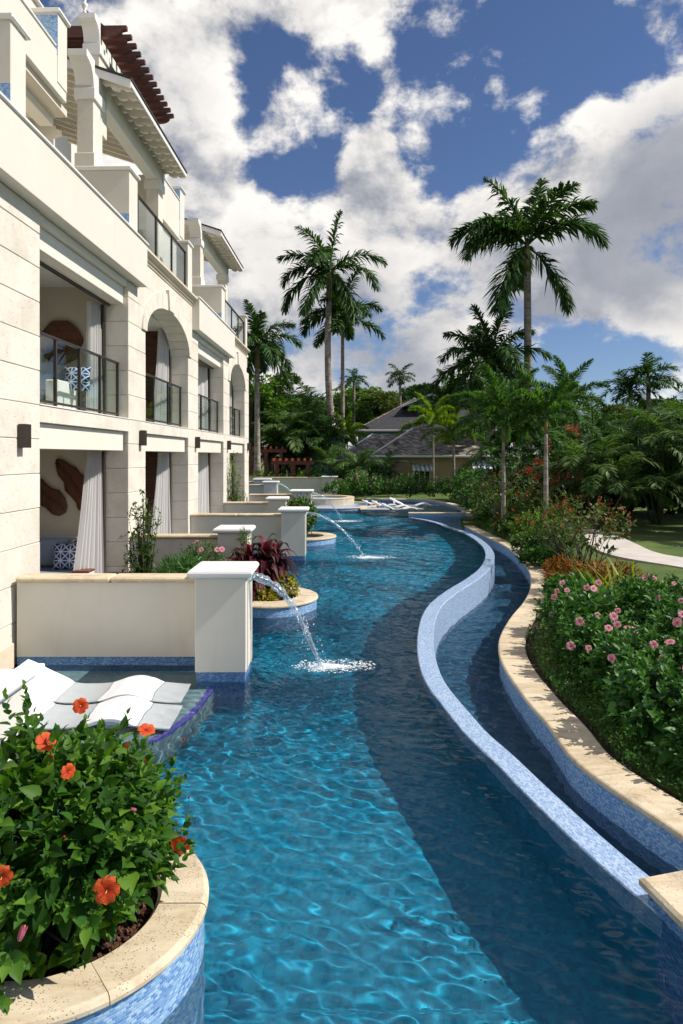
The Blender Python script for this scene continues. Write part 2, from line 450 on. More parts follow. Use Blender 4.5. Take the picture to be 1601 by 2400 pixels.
def m_wood(name, a, b, axis='y', rough=0.45):
    m, T, out = mat(name)
    P_ = geo_pos(T)
    sc = {'x': (1.2, 14, 14), 'y': (14, 1.2, 14), 'z': (14, 14, 1.2)}[axis]
    rnd = T.n('ShaderNodeObjectInfo').outputs['Random']
    Q = T.v('ADD', T.v('MULTIPLY', P_, sc), T.v('SCALE', (17.0, 31.0, 7.0), rnd))
    n1 = T.noise(Q, 1.0, 6, 0.65, 0.8)
    col = T.ramp(n1, [(0.3, a), (0.7, b)])
    col = T.mix(T.m('MULTIPLY', rnd, 0.35), col, tuple(c * .5 for c in a) + (1,))
    principled(T, out, col, rough, n1, 0.003, 0.6)
    return m
def m_leaf(name, dark, mid, light, trans=0.35, rough=0.5, tcol=None, spec=0.22):
    m, T, out = mat(name)
    g = T.n('ShaderNodeNewGeometry')
    rnd = T.m('FRACT', T.m('ADD', g.outputs['Random Per Island'], T.n('ShaderNodeObjectInfo').outputs['Random']))
    n = T.noise(g.outputs['Position'], 1.3, 3, 0.6)
    k = T.m('ADD', T.m('MULTIPLY', rnd, 0.65), T.m('MULTIPLY', n, 0.35))
    col = T.ramp(k, [(0.1, dark), (0.5, mid), (0.92, light)])
    fine = T.noise(g.outputs['Position'], 90, 2, 0.5)
    p = principled(T, None, col, rough, fine, 0.002, 0.5, spec=spec)
    tr = T.n('ShaderNodeBsdfTranslucent')
    tc_ = T.mix(1.0, col, tcol or (1.5, 1.7, .55, 1), 'MULTIPLY')
    T.set(tr, 'Color', tc_)
    mx = T.n('ShaderNodeMixShader'); mx.inputs[0].default_value = trans
    T.link(p.outputs[0], mx.inputs[1]); T.link(tr.outputs[0], mx.inputs[2]); T.link(mx.outputs[0], out.inputs[0])
    return m
def m_glass(name, tint=(.93, .98, .97), refl=1.0):
    m, T, out = mat(name)
    g = T.n('ShaderNodeNewGeometry')
    c = T.m('SUBTRACT', 1.0, T.m('ABSOLUTE', T.v('DOT_PRODUCT', g.outputs['Normal'], g.outputs['Incoming'])))
    fr = T.m('MULTIPLY_ADD', T.m('POWER', c, 5.0), 0.8, 0.045)
    tr = T.n('ShaderNodeBsdfTransparent'); tr.inputs[0].default_value = tint + (1,)
    gl = T.n('ShaderNodeBsdfGlossy'); gl.inputs['Roughness'].default_value = 0.01
    mx = T.n('ShaderNodeMixShader'); T.set(mx, 0, T.m('MULTIPLY', fr, refl, clamp=True))
    T.link(tr.outputs[0], mx.inputs[1]); T.link(gl.outputs[0], mx.inputs[2]); T.link(mx.outputs[0], out.inputs[0])
    return m
def m_water(name, tint, bump_amt=0.3, scl=1.0):
    m, T, out = mat(name)
    P_ = geo_pos(T)
    Q = T.v('MULTIPLY', P_, (0.62, 1.35, 1.0))
    n0 = T.noise(P_, 1.1, 3, 0.5, 0.4)
    n1 = T.noise(Q, 5.0 * scl, 3, 0.55, 0.9); n2 = T.noise(Q, 14.0 * scl, 3, 0.6, 0.6)
    h = T.m('ADD', n1, T.m('MULTIPLY', n2, 0.36))
    h = T.m('MULTIPLY', h, T.m('MULTIPLY_ADD', n0, 1.5, 0.25))
    b = T.n('ShaderNodeBump'); T.set(b, 'Height', h); b.inputs['Distance'].default_value = 0.075; b.inputs['Strength'].default_value = bump_amt
    rf = T.n('ShaderNodeBsdfRefraction'); rf.inputs['Color'].default_value = tint + (1,); rf.inputs['IOR'].default_value = 1.333
    rf.inputs['Roughness'].default_value = 0.0; T.link(b.outputs[0], rf.inputs['Normal'])
    gs = T.n('ShaderNodeBsdfGlossy'); gs.inputs['Roughness'].default_value = 0.02; T.link(b.outputs[0], gs.inputs['Normal'])
    fr = T.n('ShaderNodeFresnel'); fr.inputs[0].default_value = 1.333; T.link(b.outputs[0], fr.inputs['Normal'])
    mx = T.n('ShaderNodeMixShader'); T.set(mx, 0, T.m('MULTIPLY', fr.outputs[0], 0.55, clamp=True))
    T.link(rf.outputs[0], mx.inputs[1]); T.link(gs.outputs[0], mx.inputs[2]); T.link(mx.outputs[0], out.inputs[0])
    return m

BLUES = [(.015, .05, .22), (.03, .11, .34), (.06, .20, .48), (.04, .15, .40), (.10, .28, .55), (.16, .36, .62), (.07, .22, .50), (.28, .46, .66)]
PALES = [(.10, .22, .49), (.19, .31, .55), (.29, .42, .62), (.25, .38, .59), (.36, .48, .65), (.16, .29, .53), (.43, .53, .66), (.32, .44, .62)]
MIDS = [(.08, .22, .52), (.14, .32, .62), (.24, .44, .70), (.10, .26, .56), (.34, .53, .75), (.18, .36, .64), (.42, .60, .79), (.05, .16, .44)]
def m_stucco():
    m, T, out = mat("cream_stucco")
    P_ = geo_pos(T)
    st = T.noise(T.v('MULTIPLY', P_, (5.0, 5.0, .55)), 1.0, 6, .65, .3)
    bl = T.noise(P_, 1.1, 6, .65)
    col = T.ramp(bl, [(.3, (.655, .615, .53)), (.7, (.72, .68, .59))])
    col = T.mix(T.m('MULTIPLY', T.sstep(st, .56, .78), .32), col, (.56, .50, .40, 1))
    principled(T, out, col, .85, T.noise(P_, 130, 4, .7), .002)
    return m
M = dict(
    stucco=m_stucco(),
    white=simple("white_paint", (.80, .78, .72), .55, .03, 1.5, 90, .0008),
    capwhite=simple("white_cast_cap", (.79, .78, .75), .6, .03, 2.5, 60, .001),
    beam=simple("cream_beam_paint", (.78, .73, .62), .6, .03, 1.0, 90, .0008),
    interior=simple("beige_interior_plaster", (.62, .56, .45), .9, .03, 1.0, 120, .0008),
    ceilw=simple("ceiling_paint", (.74, .71, .63), .9, .02, 1.0, 120, .0005),
    stone=m_stone("coral_stone", (.75, .70, .60), .17),
    cornice=m_stone("cast_cornice_stone", (.70, .60, .45), .14, False),
    mortar=simple("mortar", (.42, .34, .24), .95, .1),
    trav=m_travertine("travertine"),
    mosaic=m_mosaic("blue_glass_mosaic", BLUES),
    mosaic_pale=m_mosaic("pale_blue_mosaic", PALES, grout=(.5, .6, .7)),
    mosaic_mid=m_mosaic("mid_blue_mosaic", MIDS, grout=(.35, .45, .58)),
    mosaic_violet=m_mosaic("cobalt_line_mosaic", [(.02, .01, .25), (.05, .03, .45), (.10, .06, .60), (.03, .02, .35)], grout=(.3, .32, .5)),
    bronze=simple("dark_bronze_metal", (.035, .025, .02), .4, .1, 3, 60, .0003),
    glass=m_glass("railing_glass"),
    pergola=m_wood("red_brown_hardwood", (.09, .022, .010), (.20, .060, .026), 'x'),
    plank=m_wood("dark_wall_plank", (.045, .016, .009), (.10, .040, .022), 'x', .5),
    carved=m_wood("carved_brown_wood", (.075, .026, .012), (.17, .065, .028), 'z', .5),
    shingle=simple("dark_roof_shingle", (.045, .045, .05), .9, .3, 6, 30, .01),
    curtain=m_leaf("white_curtain_fabric", (.84, .83, .81), (.87, .86, .84), (.88, .87, .85), .45, rough=.9, tcol=(1, 1, 1, 1)),
    cushion=simple("blue_grey_cushion", (.30, .35, .44), .95, .05, 4, 200, .0008),
    lounger=simple("white_resin", (.82, .83, .85), .35, .01, 2, 50, .0001),
    soil=simple("dark_bark_mulch", (.050, .025, .016), .95, .5, 30, 45, .02),
    concrete=simple("pale_path_concrete", (.55, .50, .45), .9, .08, 2, 60, .002),
)
# ------------------------------------------------------------------ POOL
ZL = -0.55                      # lower channel water
ZC = -0.25                      # top of the outer coping
ZF = -0.85                      # pool floor
weir_px = [c5(1145, 1080), c5(1250, 1097), c5(1350, 1127)] + [c7(*p) for p in [(300, 72), (420, 112), (500, 165), (530, 212), (525, 255), (495, 300), (430, 350), (330, 410), (245, 475), (200, 540), (178, 620), (172, 690), (177, 770), (200, 860), (245, 940), (340, 1060), (440, 1190)]] + [c8(*p) for p in [(520, 130), (640, 260), (780, 400), (920, 540), (1060, 670), (1200, 800), (1280, 862), (1355, 915)]]
weir_w = [atz(x, y, 0.0) for x, y in weir_px] + [(1.80, 3.80), (2.05, 3.2)]
WEIR = smooth_path(catmull(weir_w, 0.12), 6)             # left (water) edge, far to near
WN = normals2(WEIR)                                      # right of travel (far to near) points to -X; flip
WN = -WN
WW = 0.235
cop_in_px = [c6(228, 1125)] + [c7(*p) for p in [(480, 102), (560, 140), (640, 180), (700, 230), (745, 285), (768, 335), (765, 400), (730, 470), (670, 540), (625, 610), (600, 670), (598, 720), (612, 780), (650, 850), (720, 950), (790, 1040), (870, 1120)]] + [c8(*p) for p in [(960, 150), (1100, 265), (1250, 370), (1400, 465), (1568, 580)]]
cop_w = [atz(x, y, ZC) for x, y in cop_in_px]
lx, ly = cop_w[-1]; px_, py_ = cop_w[-2]
cop_w += [(lx + (lx - px_) * k, ly + (ly - py_) * k) for k in (1.0, 2.2)]
COPI = smooth_path(catmull(cop_w, 0.12), 6)
CN = -normals2(COPI)
COPW = 0.40
COPO = COPI + CN * COPW

def weirX(Y):
    o = np.argsort(WEIR[:, 1]); return float(np.interp(Y, WEIR[o, 1], WEIR[o, 0]))
def copX(Y, off=COPW):
    p = COPI + CN * off; o = np.argsort(p[:, 1]); return float(np.interp(Y, p[o, 1], p[o, 0]))

# floors
def m_floor(name, a, b, pal):
    m, T, out = mat(name)
    uv = uvco(T)
    n1 = T.noise(geo_pos(T), 0.6, 3)
    s = T.v('SCALE', uv, 1 / 0.03)
    fl = T.v('FLOOR', s)
    wn = T.n('ShaderNodeTexWhiteNoise', noise_dimensions='3D'); T.link(fl, wn.inputs[0])
    col = T.mix(T.m('MULTIPLY_ADD', wn.outputs['Value'], .8, T.m('MULTIPLY', n1, .2)), a, b)
    principled(T, out, col, 0.5)
    return m
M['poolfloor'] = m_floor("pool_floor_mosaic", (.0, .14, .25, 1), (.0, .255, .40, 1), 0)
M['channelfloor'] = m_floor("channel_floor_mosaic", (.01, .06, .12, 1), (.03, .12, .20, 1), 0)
M['shelffloor'] = m_floor("shelf_floor_plaster", (.15, .25, .29, 1), (.24, .36, .39, 1), 0)

RECV = []
ground = tag(part("ground", box(-900, 900, -20, 2500, -1.9, -1.6), M['soil']), kind='structure')
pf = tag(part("pool_floor", box(-5.2, 9.5, -1.5, 42, ZF - .1, ZF), M['poolfloor']), kind='structure'); RECV.append(pf)

# infinity-edge wall: mosaic top, falls to the lower channel
sec = [(0.0, -.24), (0.0, -0.006), (0.012, 0.004), (WW - .015, -0.002), (WW, -0.018), (WW, ZF)]
def rsec(sec): return [(-o, z) for o, z in sec]
weir_root = tag(empty("infinity_edge_wall", (0, 0, 0)), "long S-curved pool edge wall of pale blue mosaic with water spilling over", "pool wall")
ew = part("mosaic_wall", sweep(WEIR, rsec(sec)), M['mosaic_pale'], weir_root); RECV.append(ew)
RECV.append(part('lower_wall', sweep(WEIR, rsec([(0.006, ZF), (0.006, -.24), (WW - .01, -.24), (WW - .01, ZF)])), M['poolfloor'], weir_root))

# outer coping on its tiled wall
cr = empty("channel_coping_wall", (0, 0, 0)); tag(cr, "S-curved outer channel wall with cream travertine coping beside the hibiscus hedge", "garden wall")
bw = part("tiled_wall", sweep(COPI, rsec([(0.02, ZF), (0.02, ZC - .05), (COPW - .03, ZC - .05), (COPW - .03, ZF)])), M['mosaic_mid'], cr); RECV.append(bw)
def coping_section(w, zt, th, r=0.02):
    return [(0.0, zt - th + r * .6), (0.0, zt - r * 1.1), (r * .45, zt - r * .35), (r * 1.2, zt), (w - r, zt), (w, zt - r), (w, zt - th), (r * .6, zt - th)]
def stones_along(path, N, w, zt, th, length, mt, parent, sign=1, r=0.02, name="coping_stone", seed=3):
    rr = random.Random(seed)
    arc = np.r_[0, np.cumsum(np.linalg.norm(np.diff(path, axis=0), axis=1))]
    s = 0.0
    while s < arc[-1] - 0.08:
        L = length * rr.uniform(.85, 1.15)
        e = min(s + L, arc[-1])
        if arc[-1] - e < .3: e = arc[-1]
        k = max(3, int((e - s) / .07) + 1)
        ss = np.linspace(s + .0025, e - .0025, k)
        p = np.stack([np.interp(ss, arc, path[:, i]) for i in (0, 1)], 1)
        n = np.stack([np.interp(ss, arc, N[:, i]) for i in (0, 1)], 1); n /= np.linalg.norm(n, axis=1)[:, None]
        dz = rr.uniform(-.0015, .0015)
        sc = [(sign * o, z + dz) for o, z in coping_section(w, zt, th, r)]
        V, f, uv = sweep(p, sc, nrm=n)
        if sign > 0 : pass
        # faces must look outwards: check with the signed volume
        vol = 0.0
        for q in f:
            a = np.array(V[q[0]]) - np.array(V[0])
            for t in range(1, len(q) - 1):
                vol += np.dot(a, np.cross(np.array(V[q[t]]) - np.array(V[0]), np.array(V[q[t + 1]]) - np.array(V[0])))
        if vol < 0: f = [tuple(q[::-1]) for q in f]; uv = None
        me = mesh(name, V, f, mt)
        link(name, me, parent)
        s = e
stones_along(COPI, CN, COPW, ZC, .055, 1.15, M['trav'], cr)

# lower channel water (flat sheet between the edge wall and the coping wall)
def wave(x, y, amp=1.0):
    h = np.zeros_like(x)
    rs = np.random.RandomState(5)
    for lam, a, n, spread in ((0.62, .0030, 6, 1.5), (0.25, .0011, 14, 1.4), (0.155, .00125, 18, 1.25), (.10, .00045, 14, 1.0)):
        for i in range(n):
            th = math.radians(78) + rs.normal(0, .45 * spread); l = lam * rs.uniform(.75, 1.3); k = 2 * math.pi / l
            ph = rs.uniform(0, 6.28)
            wx = 0.35 * np.sin(x * rs.uniform(.6, 1.4) + y * rs.uniform(-.8, .8) + rs.uniform(0, 6))
            h += a * (2.0 / n) ** .5 * np.sin(k * (x * math.cos(th) + y * math.sin(th)) + ph + wx * 2.2)
    mod = .65 + .35 * np.sin(x * 1.1 + 2 * np.sin(y * .45)) * np.sin(y * .9 + 1.3 * np.sin(x * .7))
    return h * mod * amp * (1 + 1.7 * np.clip((y - 5.0) / 6, 0, 1)) * (1 - .65 * np.clip((-1.3 - x) / .6, 0, 1) * np.clip((8.8 - y) / .3, 0, 1))
SPLASH = [(-.22, 8.42), (.62, 17.4), (.02, 27.0)]
def water_grid(name, Ys, leftf, rightf, ncol, z, mt, amp):
    Ys = np.asarray(Ys); t = np.linspace(0, 1, ncol)
    L = np.array([leftf(y) for y in Ys]); R = np.array([rightf(y) for y in Ys])
    X = L[:, None] * (1 - t) + R[:, None] * t
    Y = np.repeat(Ys[:, None], ncol, 1)
    h = wave(X, Y, amp)
    for (sx, sy) in SPLASH:
        r = np.hypot(X - sx, (Y - sy))
        h += 0.010 * np.sin(r * 2 * math.pi / .17) * np.exp(-r / .55) * np.clip(r / .15, 0, 1)
    Z = z + h
    V = np.stack([X, Y, Z], -1).reshape(-1, 3)
    n = len(Ys); i = np.arange(n - 1)[:, None] * ncol + np.arange(ncol - 1)[None, :]
    Q = np.stack([i, i + 1, i + 1 + ncol, i + ncol], -1).reshape(-1, 4)
    return link(name, fast_mesh(name, V, Q, mt, True))
Ys = [1.2]
while Ys[-1] < 39.5: Ys.append(Ys[-1] + max(.014, .0034 * Ys[-1]))
def rightW(y):
    if y > 28.4: return 7.0
    return weirX(y) + .004 if y > 3.2 else 2.05 + .2
M['water'] = m_water("pool_water", (.96, .99, 1.0), .0)
M['water_low'] = m_water("channel_water", (.90, .97, 1.0), .05, .8)
w1 = water_grid("pool_water", [y for y in Ys if y <= 28.35], lambda y: -4.9, rightW, 420, 0.0, M['water'], 1.0)
w1b = water_grid("pool_water", [28.354] + [y for y in Ys if y > 28.36], lambda y: -4.9, lambda y: 7.0, 260, 0.0, M['water'], 1.0)
def lowL(y): return weirX(max(y, 3.2)) + WW * 1.02
w2 = water_grid("channel_water", [y for y in Ys if 1.2 < y <= 28.3], lowL, lambda y: copX(max(y, 3.2), .03), 60, ZL, M['water_low'], 1.6)
for w in (w1, w1b, w2): tag(w, kind='structure'); w.cycles.is_caustics_caster = True
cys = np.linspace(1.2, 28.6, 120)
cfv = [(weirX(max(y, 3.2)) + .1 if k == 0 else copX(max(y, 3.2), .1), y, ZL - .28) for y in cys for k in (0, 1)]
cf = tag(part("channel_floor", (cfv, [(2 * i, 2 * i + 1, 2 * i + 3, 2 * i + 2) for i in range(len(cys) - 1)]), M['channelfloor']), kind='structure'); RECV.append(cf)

# big end block of the edge wall, bottom right
eb = tag(empty("edge_end_block", (0, 0, 0)), "thick travertine slab on blue mosaic wall where the curved edge ends", "coping")
poly = [(1.735, 3.985), (1.795, 3.64), (2.3, 1.5), (4.4, 1.5), (4.4, 4.72)]
inner = [(1.775, 3.955), (1.835, 3.66), (2.34, 1.53), (4.4, 1.53), (4.4, 4.67)]
RECV.append(part("tiled_base", prism(inner, ZF, .085), M['mosaic'], eb))
ep = np.array([(4.4, 4.72), (1.735, 3.985), (1.795, 3.64), (2.3, 1.5), (2.5, .8)])
V, f = prism(poly, .085, .145)
top_in = [(1.76, 3.97), (1.815, 3.655), (2.32, 1.52), (4.4, 1.52), (4.4, 4.69)]
n = 5
V2 = [(x, y, .085) for x, y in top_in] + [(x, y, .097) for x, y in poly] + [(x, y, .130) for x, y in poly] + [(x, y, .145) for x, y in top_in]
f2 = [tuple(range(n - 1, -1, -1)), tuple(range(3 * n, 4 * n))] + [(r * n + i, r * n + (i + 1) % n, (r + 1) * n + (i + 1) % n, (r + 1) * n + i) for r in range(3) for i in range(n)]
part("coping_stone", (V2, f2), M['trav'], eb)

# garden ground right of the coping
gp = COPI + CN * (COPW - .01)
gp = gp[::3]
gv = []
cols = [0, .6, 1.5, 3, 6, 12, 25, 60]
for i, (x, y) in enumerate(gp):
    for c in cols:
        gv.append((x + c, y, ZC - .06 + min(.12, c * .05)))
nn = len(cols)
gf = [(i * nn + j, (i + 1) * nn + j, (i + 1) * nn + j + 1, i * nn + j + 1) for i in range(len(gp) - 1) for j in range(nn - 1)]
mg, T, out = mat("lawn_grass")
n1 = T.noise(geo_pos(T), 0.8, 5, .6); n2 = T.noise(geo_pos(T), 40, 4, .7)
col = T.ramp(n1, [(.3, (.05, .095, .012)), (.55, (.11, .17, .022)), (.75, (.18, .23, .045))])
col = T.mix(T.m('MULTIPLY', n2, .5), col, (.03, .055, .01, 1))
principled(T, out, col, .9, n2, .03, 1.0)
M['lawn'] = mg
lawn = tag(part("lawn", (gv, gf), M['lawn']), kind='structure')
yN = float(gp[0][1])
far = tag(part("garden_ground", prism([(5.0, yN - .05), (5.3, 31), (5.9, 36), (5.2, 38.2), (2.5, 39.6), (-30, 39.6), (-30, 2500), (900, 2500), (900, yN - .05)], -.4, -.13), M['lawn']), kind='structure')
# ------------------------------------------------------------------ THE VILLA BUILDING (local x = out of the facade, y = along it, z up)
B = empty("villa_building", (-4.24, 0, 0), -math.atan(.0194), "long cream villa block of coral stone and stucco with arches, balconies and roof pavilions", "building")
def bp(name, geo, m, parent=None, smooth=False): return part(name, geo, M[m] if isinstance(m, str) else m, parent or B, smooth)
def lx_of(px, Y): return (px - 800.5) * Y / F - (-4.24 + .0194 * Y)      # local x of a photo column at distance Y
JO = [.98 - .92, .52, .98, 1.44, 1.90, 2.36, 2.82, 3.28, 3.74, 4.20, 4.66, 5.12, 5.58, 6.04, 6.50]
def stone_block(x0, x1, y0, y1, z0, z1, b=.008, g=.003, name="stone_block"):
    return bp(name, box(x0, x1, y0 + g, y1 - g, z0 + g, z1 - g, b), 'stone')
def courses(y0, y1, zlo, zhi, xb=-.44, xf=0.0, split=None):
    """piers: a mortar core and one block per course"""
    bp("mortar_core", box(xb + .012, xf - .012, y0 + .012, y1 - .012, zlo, zhi - .01), 'mortar')
    zs = [z for z in JO if zlo + .02 < z < zhi - .02]
    zs = [zlo] + zs + [zhi]
    rr = random.Random(int(y0 * 10))
    for i, (a, b_) in enumerate(zip(zs[:-1], zs[1:])):
        ys = [y0, y1]
        if split:
            o = split * (.5 if i % 2 else 1.0)
            ys = [y1]
            while ys[-1] - o > y0 + .3: ys.append(ys[-1] - o); o = split
            ys.append(y0); ys = ys[::-1]
        for p, q in zip(ys[:-1], ys[1:]):
            d = rr.uniform(-.003, .003)
            stone_block(xb, xf + d, p, q, a, b_)
PI_A = [(9.2, 12.8), (18.5, 22.08)]
PI_B = [(13.85, 17.4), (23.13, 26.3)]
courses(3.0, 9.2, -.05, 5.88, -.5, 0, 2.6)
courses(12.8, 13.85, .05, 3.28); courses(12.8, 13.85, 3.28, 5.88)
courses(17.4, 18.5, .05, 3.28); courses(17.4, 18.5, 3.28, 5.88)
courses(22.08, 23.13, .05, 3.28); courses(22.08, 23.13, 3.28, 5.88)
courses(26.3, 27.3, -.3, 3.28); courses(26.3, 27.3, 3.28, 5.88)
# plinth stones at the pier feet
for y0, y1 in ((3.0, 8.4), (12.72, 13.93), (17.32, 18.58), (22.0, 23.2), (26.22, 27.38)):
    bp("plinth_stone", box(-.3, .055, y0, y1, -.1, .30, .012), 'cornice')
# floor band above the ground-floor openings
for y0, y1 in PI_A + PI_B:
    n = 3
    for k in range(n):
        a, b_ = y0 + (y1 - y0) * k / n, y0 + (y1 - y0) * (k + 1) / n
        stone_block(-.44, -.001, a, b_, 3.05, 3.279, .006, .001, "lintel_stone")
    bp("sill_board", box(-.44, .012, y0, y1, 3.282, 3.30, .004), 'white')
    bp("stucco_beam", box(-.40, -.07, y0 + .004, y1 - .10, 2.69, 3.045, .008), 'beam')
for y0, y1 in PI_A:
    bp("stucco_beam", box(-.42, -.10, y0 + .004, y1 - .004, 5.44, 5.76, .01), 'beam')
    bp("stucco_beam", box(-.44, -.02, y0 + .004, y1 - .004, 5.762, 5.878, .006), 'beam')
    bp("track", box(-.40, -.34, y0 + .01, y1 - .01, 5.405, 5.438), 'bronze')
    bp("door_jamb", box(-.52, -.445, y1 - .09, y1 - .04, 3.30, 5.42), 'bronze')
for y0, y1 in PI_A + PI_B:
    bp("door_jamb", box(-.50, -.445, y1 - .07, y1 - .03, .12, 2.68), 'bronze')

# arches
def arch_bay(y0, y1):
    yc, a = (y0 + y1) / 2, (y1 - y0) / 2
    zs, rise = 5.12, .76
    ro = .36
    def inner(t): return (yc - a * math.cos(t), zs + rise * math.sin(t))
    def outer(t): return (yc - (a + .27) * math.cos(t), zs + (rise + ro) * math.sin(t))
    nv = 13
    for k in range(nv):
        t0, t1 = math.pi * k / nv + .004, math.pi * (k + 1) / nv - .004
        key = k == nv // 2
        ts = [t0 + (t1 - t0) * i / 4 for i in range(5)]
        pts = [inner(t) for t in ts] + [outer(t) for t in ts[::-1]]
        if key: pts = [inner(t) for t in ts] + [(p[0] + (p[0] - yc) * .25, p[1] + .09) for p in [outer(t) for t in ts[::-1]]]
        bp("keystone" if key else "voussoir", prism(pts, -.46, .075 if key else .035, 'x'), 'stone')
    # spandrel stones, cut round the arch ring
    def ring(y):
        q = (y - yc) / (a + .25)
        return zs + (rise + ro - .02) * math.sqrt(max(0, 1 - q * q)) if abs(q) < 1 else zs
    for z0, z1 in zip([5.12, 5.58, 6.04], [5.58, 6.04, 6.50]):
        for (p, q) in ((y0 - .45, yc - .9 if z0 > 5.9 else yc), (yc - .9, yc), (yc, yc + .9), (yc + .9 if z0 > 5.9 else yc, y1 + .45)):
            if q - p < .05 or (z0 < 5.9 and q - p < 1.0): continue
            ys = np.linspace(p + .003, q - .003, 40)
            lo = [(y, max(z0 + .003, ring(y))) for y in ys if ring(y) < z1 - .02]
            if len(lo) < 3: continue
            # keep above-pier part solid
            pts = lo + [(lo[-1][0], z1 - .003), (lo[0][0], z1 - .003)]
            if z0 < 5.8 : pts = [(y, z) for y, z in pts]
            bp("stone_block", prism(pts, -.44, -.001, 'x'), 'stone')
    bp("mortar_core", box(-.43, -.02, y0 - .44, y1 + .44, 6.26, 6.49), 'mortar')
    # cornice over the bay
    prof = [(-.30, 6.50), (.02, 6.50), (.02, 6.54), (.06, 6.56), (.06, 6.60), (.11, 6.64), (.15, 6.66), (.15, 6.71), (.12, 6.73), (-.30, 6.73)]
    n = 4
    for k in range(n):
        p0 = y0 - .5 + .004 + (y1 - y0 + .96) * k / n; p1 = y0 - .5 + (y1 - y0 + .96) * (k + 1) / n - .004
        bp("cornice_stone", prism(prof, p0, p1, 'y'), 'cornice')
    bp("pane_frame", box(-.50, -.46, y1 - .05, y1 - .01, 3.30, 5.3), 'bronze')
for a_ in PI_B: arch_bay(*a_)
# fix the two slots between arch bays and the piers' tops (piers go to 5.88; blocks above them come with the arch bay)

# stucco parapets of the third floor
def parapet(y0, y1):
    r = bp("parapet", box(-.30, .195, y0, y1, 5.885, 6.69, .006), 'stucco')
    bp("parapet_cap", box(-.32, .225, y0 - .03, y1 + .03, 6.692, 6.745, .012), 'white')
parapet(3.0, 13.33); parapet(17.8, 23.07)
bp("wall_panel", box(-.45, -.02, 3.0, 27.3, 6.51, 6.6), 'stucco')
bp("slab", box(-8, -.46, 3.0, 27.3, 5.80, 6.10), 'ceilw')
bp("slab", box(-8, -.45, 3.0, 27.3, 2.95, 3.28), 'ceilw')
bp("slab", box(-8, -.002, 9.0, 27.3, -.2, .10), 'concrete')
# rooms
bp("room_wall", box(-5.2, -5.0, 3, 27.3, .1, 5.8), 'interior')
for y in (8.8, 12.95, 17.55, 22.2, 26.45):
    bp("room_wall", box(-5.0, -.445, y, y + (.38 if y > 9 else .4), .101, 2.949), 'interior')
    bp("room_wall", box(-5.0, -.445, y, y + (.38 if y > 9 else .4), 3.281, 5.799), 'interior')
bp("end_wall", box(-8, -.44, 27.0, 27.28, -.2, 5.8), 'stucco')
for (zz0, zz1) in ((.10, 2.94), (3.29, 5.79)):
    z = zz0
    while z < zz1 - .05:
        bp("wall_plank", box(-4.9, -.60, 17.515, 17.548, z + .004, min(z + .176, zz1), .004), 'plank')
        z += .18

# railings with glass panes
def railing(y0, y1, z0, x=-.20, npane=3, h=1.05, name="balcony_railing"):
    r = empty(name, (x, y0, z0)); r.parent = B
    L = y1 - y0
    part("top_rail", box(-.03, .03, 0, L, h - .035, h, .004), M['bronze'], r)
    part("bottom_rail", box(-.018, .018, .02, L - .02, .06, .095, .003), M['bronze'], r)
    for k in range(npane + 1):
        y = .025 + (L - .05) * k / npane
        part("post", box(-.022, .022, y - .022, y + .022, 0, h - .035, .003), M['bronze'], r)
    for k in range(npane):
        a = .05 + (L - .05) * k / npane; b_ = (L - .05) * (k + 1) / npane
        part("glass_pane", box(-.004, .004, a, b_, .095, h - .04), M['glass'], r)
    return r
for y0, y1 in PI_A: railing(y0 + .01, y1 - .01, 3.30, -.20, 4 if y0 < 10 else 3)
for y0, y1 in PI_B: railing(y0 + .01, y1 - .01, 3.30, -.20, 3)

# third floor pedestals with mosaic panels
def pedestal(y0, y1, x0, x1, z0, z1, mosaic=True, cap=.05):
    r = bp("pedestal", box(x0, x1, y0, y1, z0, z1 - .07, .006), 'stucco')
    part("cap", box(x0 - cap, x1 + cap, y0 - cap, y1 + cap, z1 - .068, z1, .014), M['white'], r)
    if mosaic: part("mosaic_panel", box(x0 + .02, x1 - .003, y0 - .006, y0 + .02, z0 + mosaic[0], z0 + mosaic[1]), M['mosaic_mid'], r)
pedestal(8.58, 8.98, -1.0, -.085, 6.1, 8.15, (.1, 1.18))
pedestal(13.1, 13.6, -1.45, -.085, 6.1, 8.15, (.1, 1.15))
pedestal(17.6, 18.05, -.36, -.06, 6.1, 8.15, None, .04)
pedestal(22.2, 22.75, -1.45, -.085, 6.1, 8.15, (.1, 1.15))
pedestal(26.9, 27.28, -.36, -.06, 6.1, 8.15, None, .04)
railing(13.66, 17.55, 6.74, -.12, 3, 1.1)
railing(22.8, 26.85, 6.74, -.12, 3, 1.1)
# the loggia behind
bp("loggia_wall", box(-8, -3.4, 3, 27.3, 6.1, 9.9), 'interior')
bp("loggia_ceiling", box(-3.4, -.95, 3, 12.3, 8.70, 8.82), 'interior')
bp("loggia_beam", box(-2.3, -2.0, 3, 12.3, 8.45, 8.699), 'beam')
bp("loggia_beam", box(-1.45, -1.2, 3, 12.3, 8.55, 8.699), 'beam')
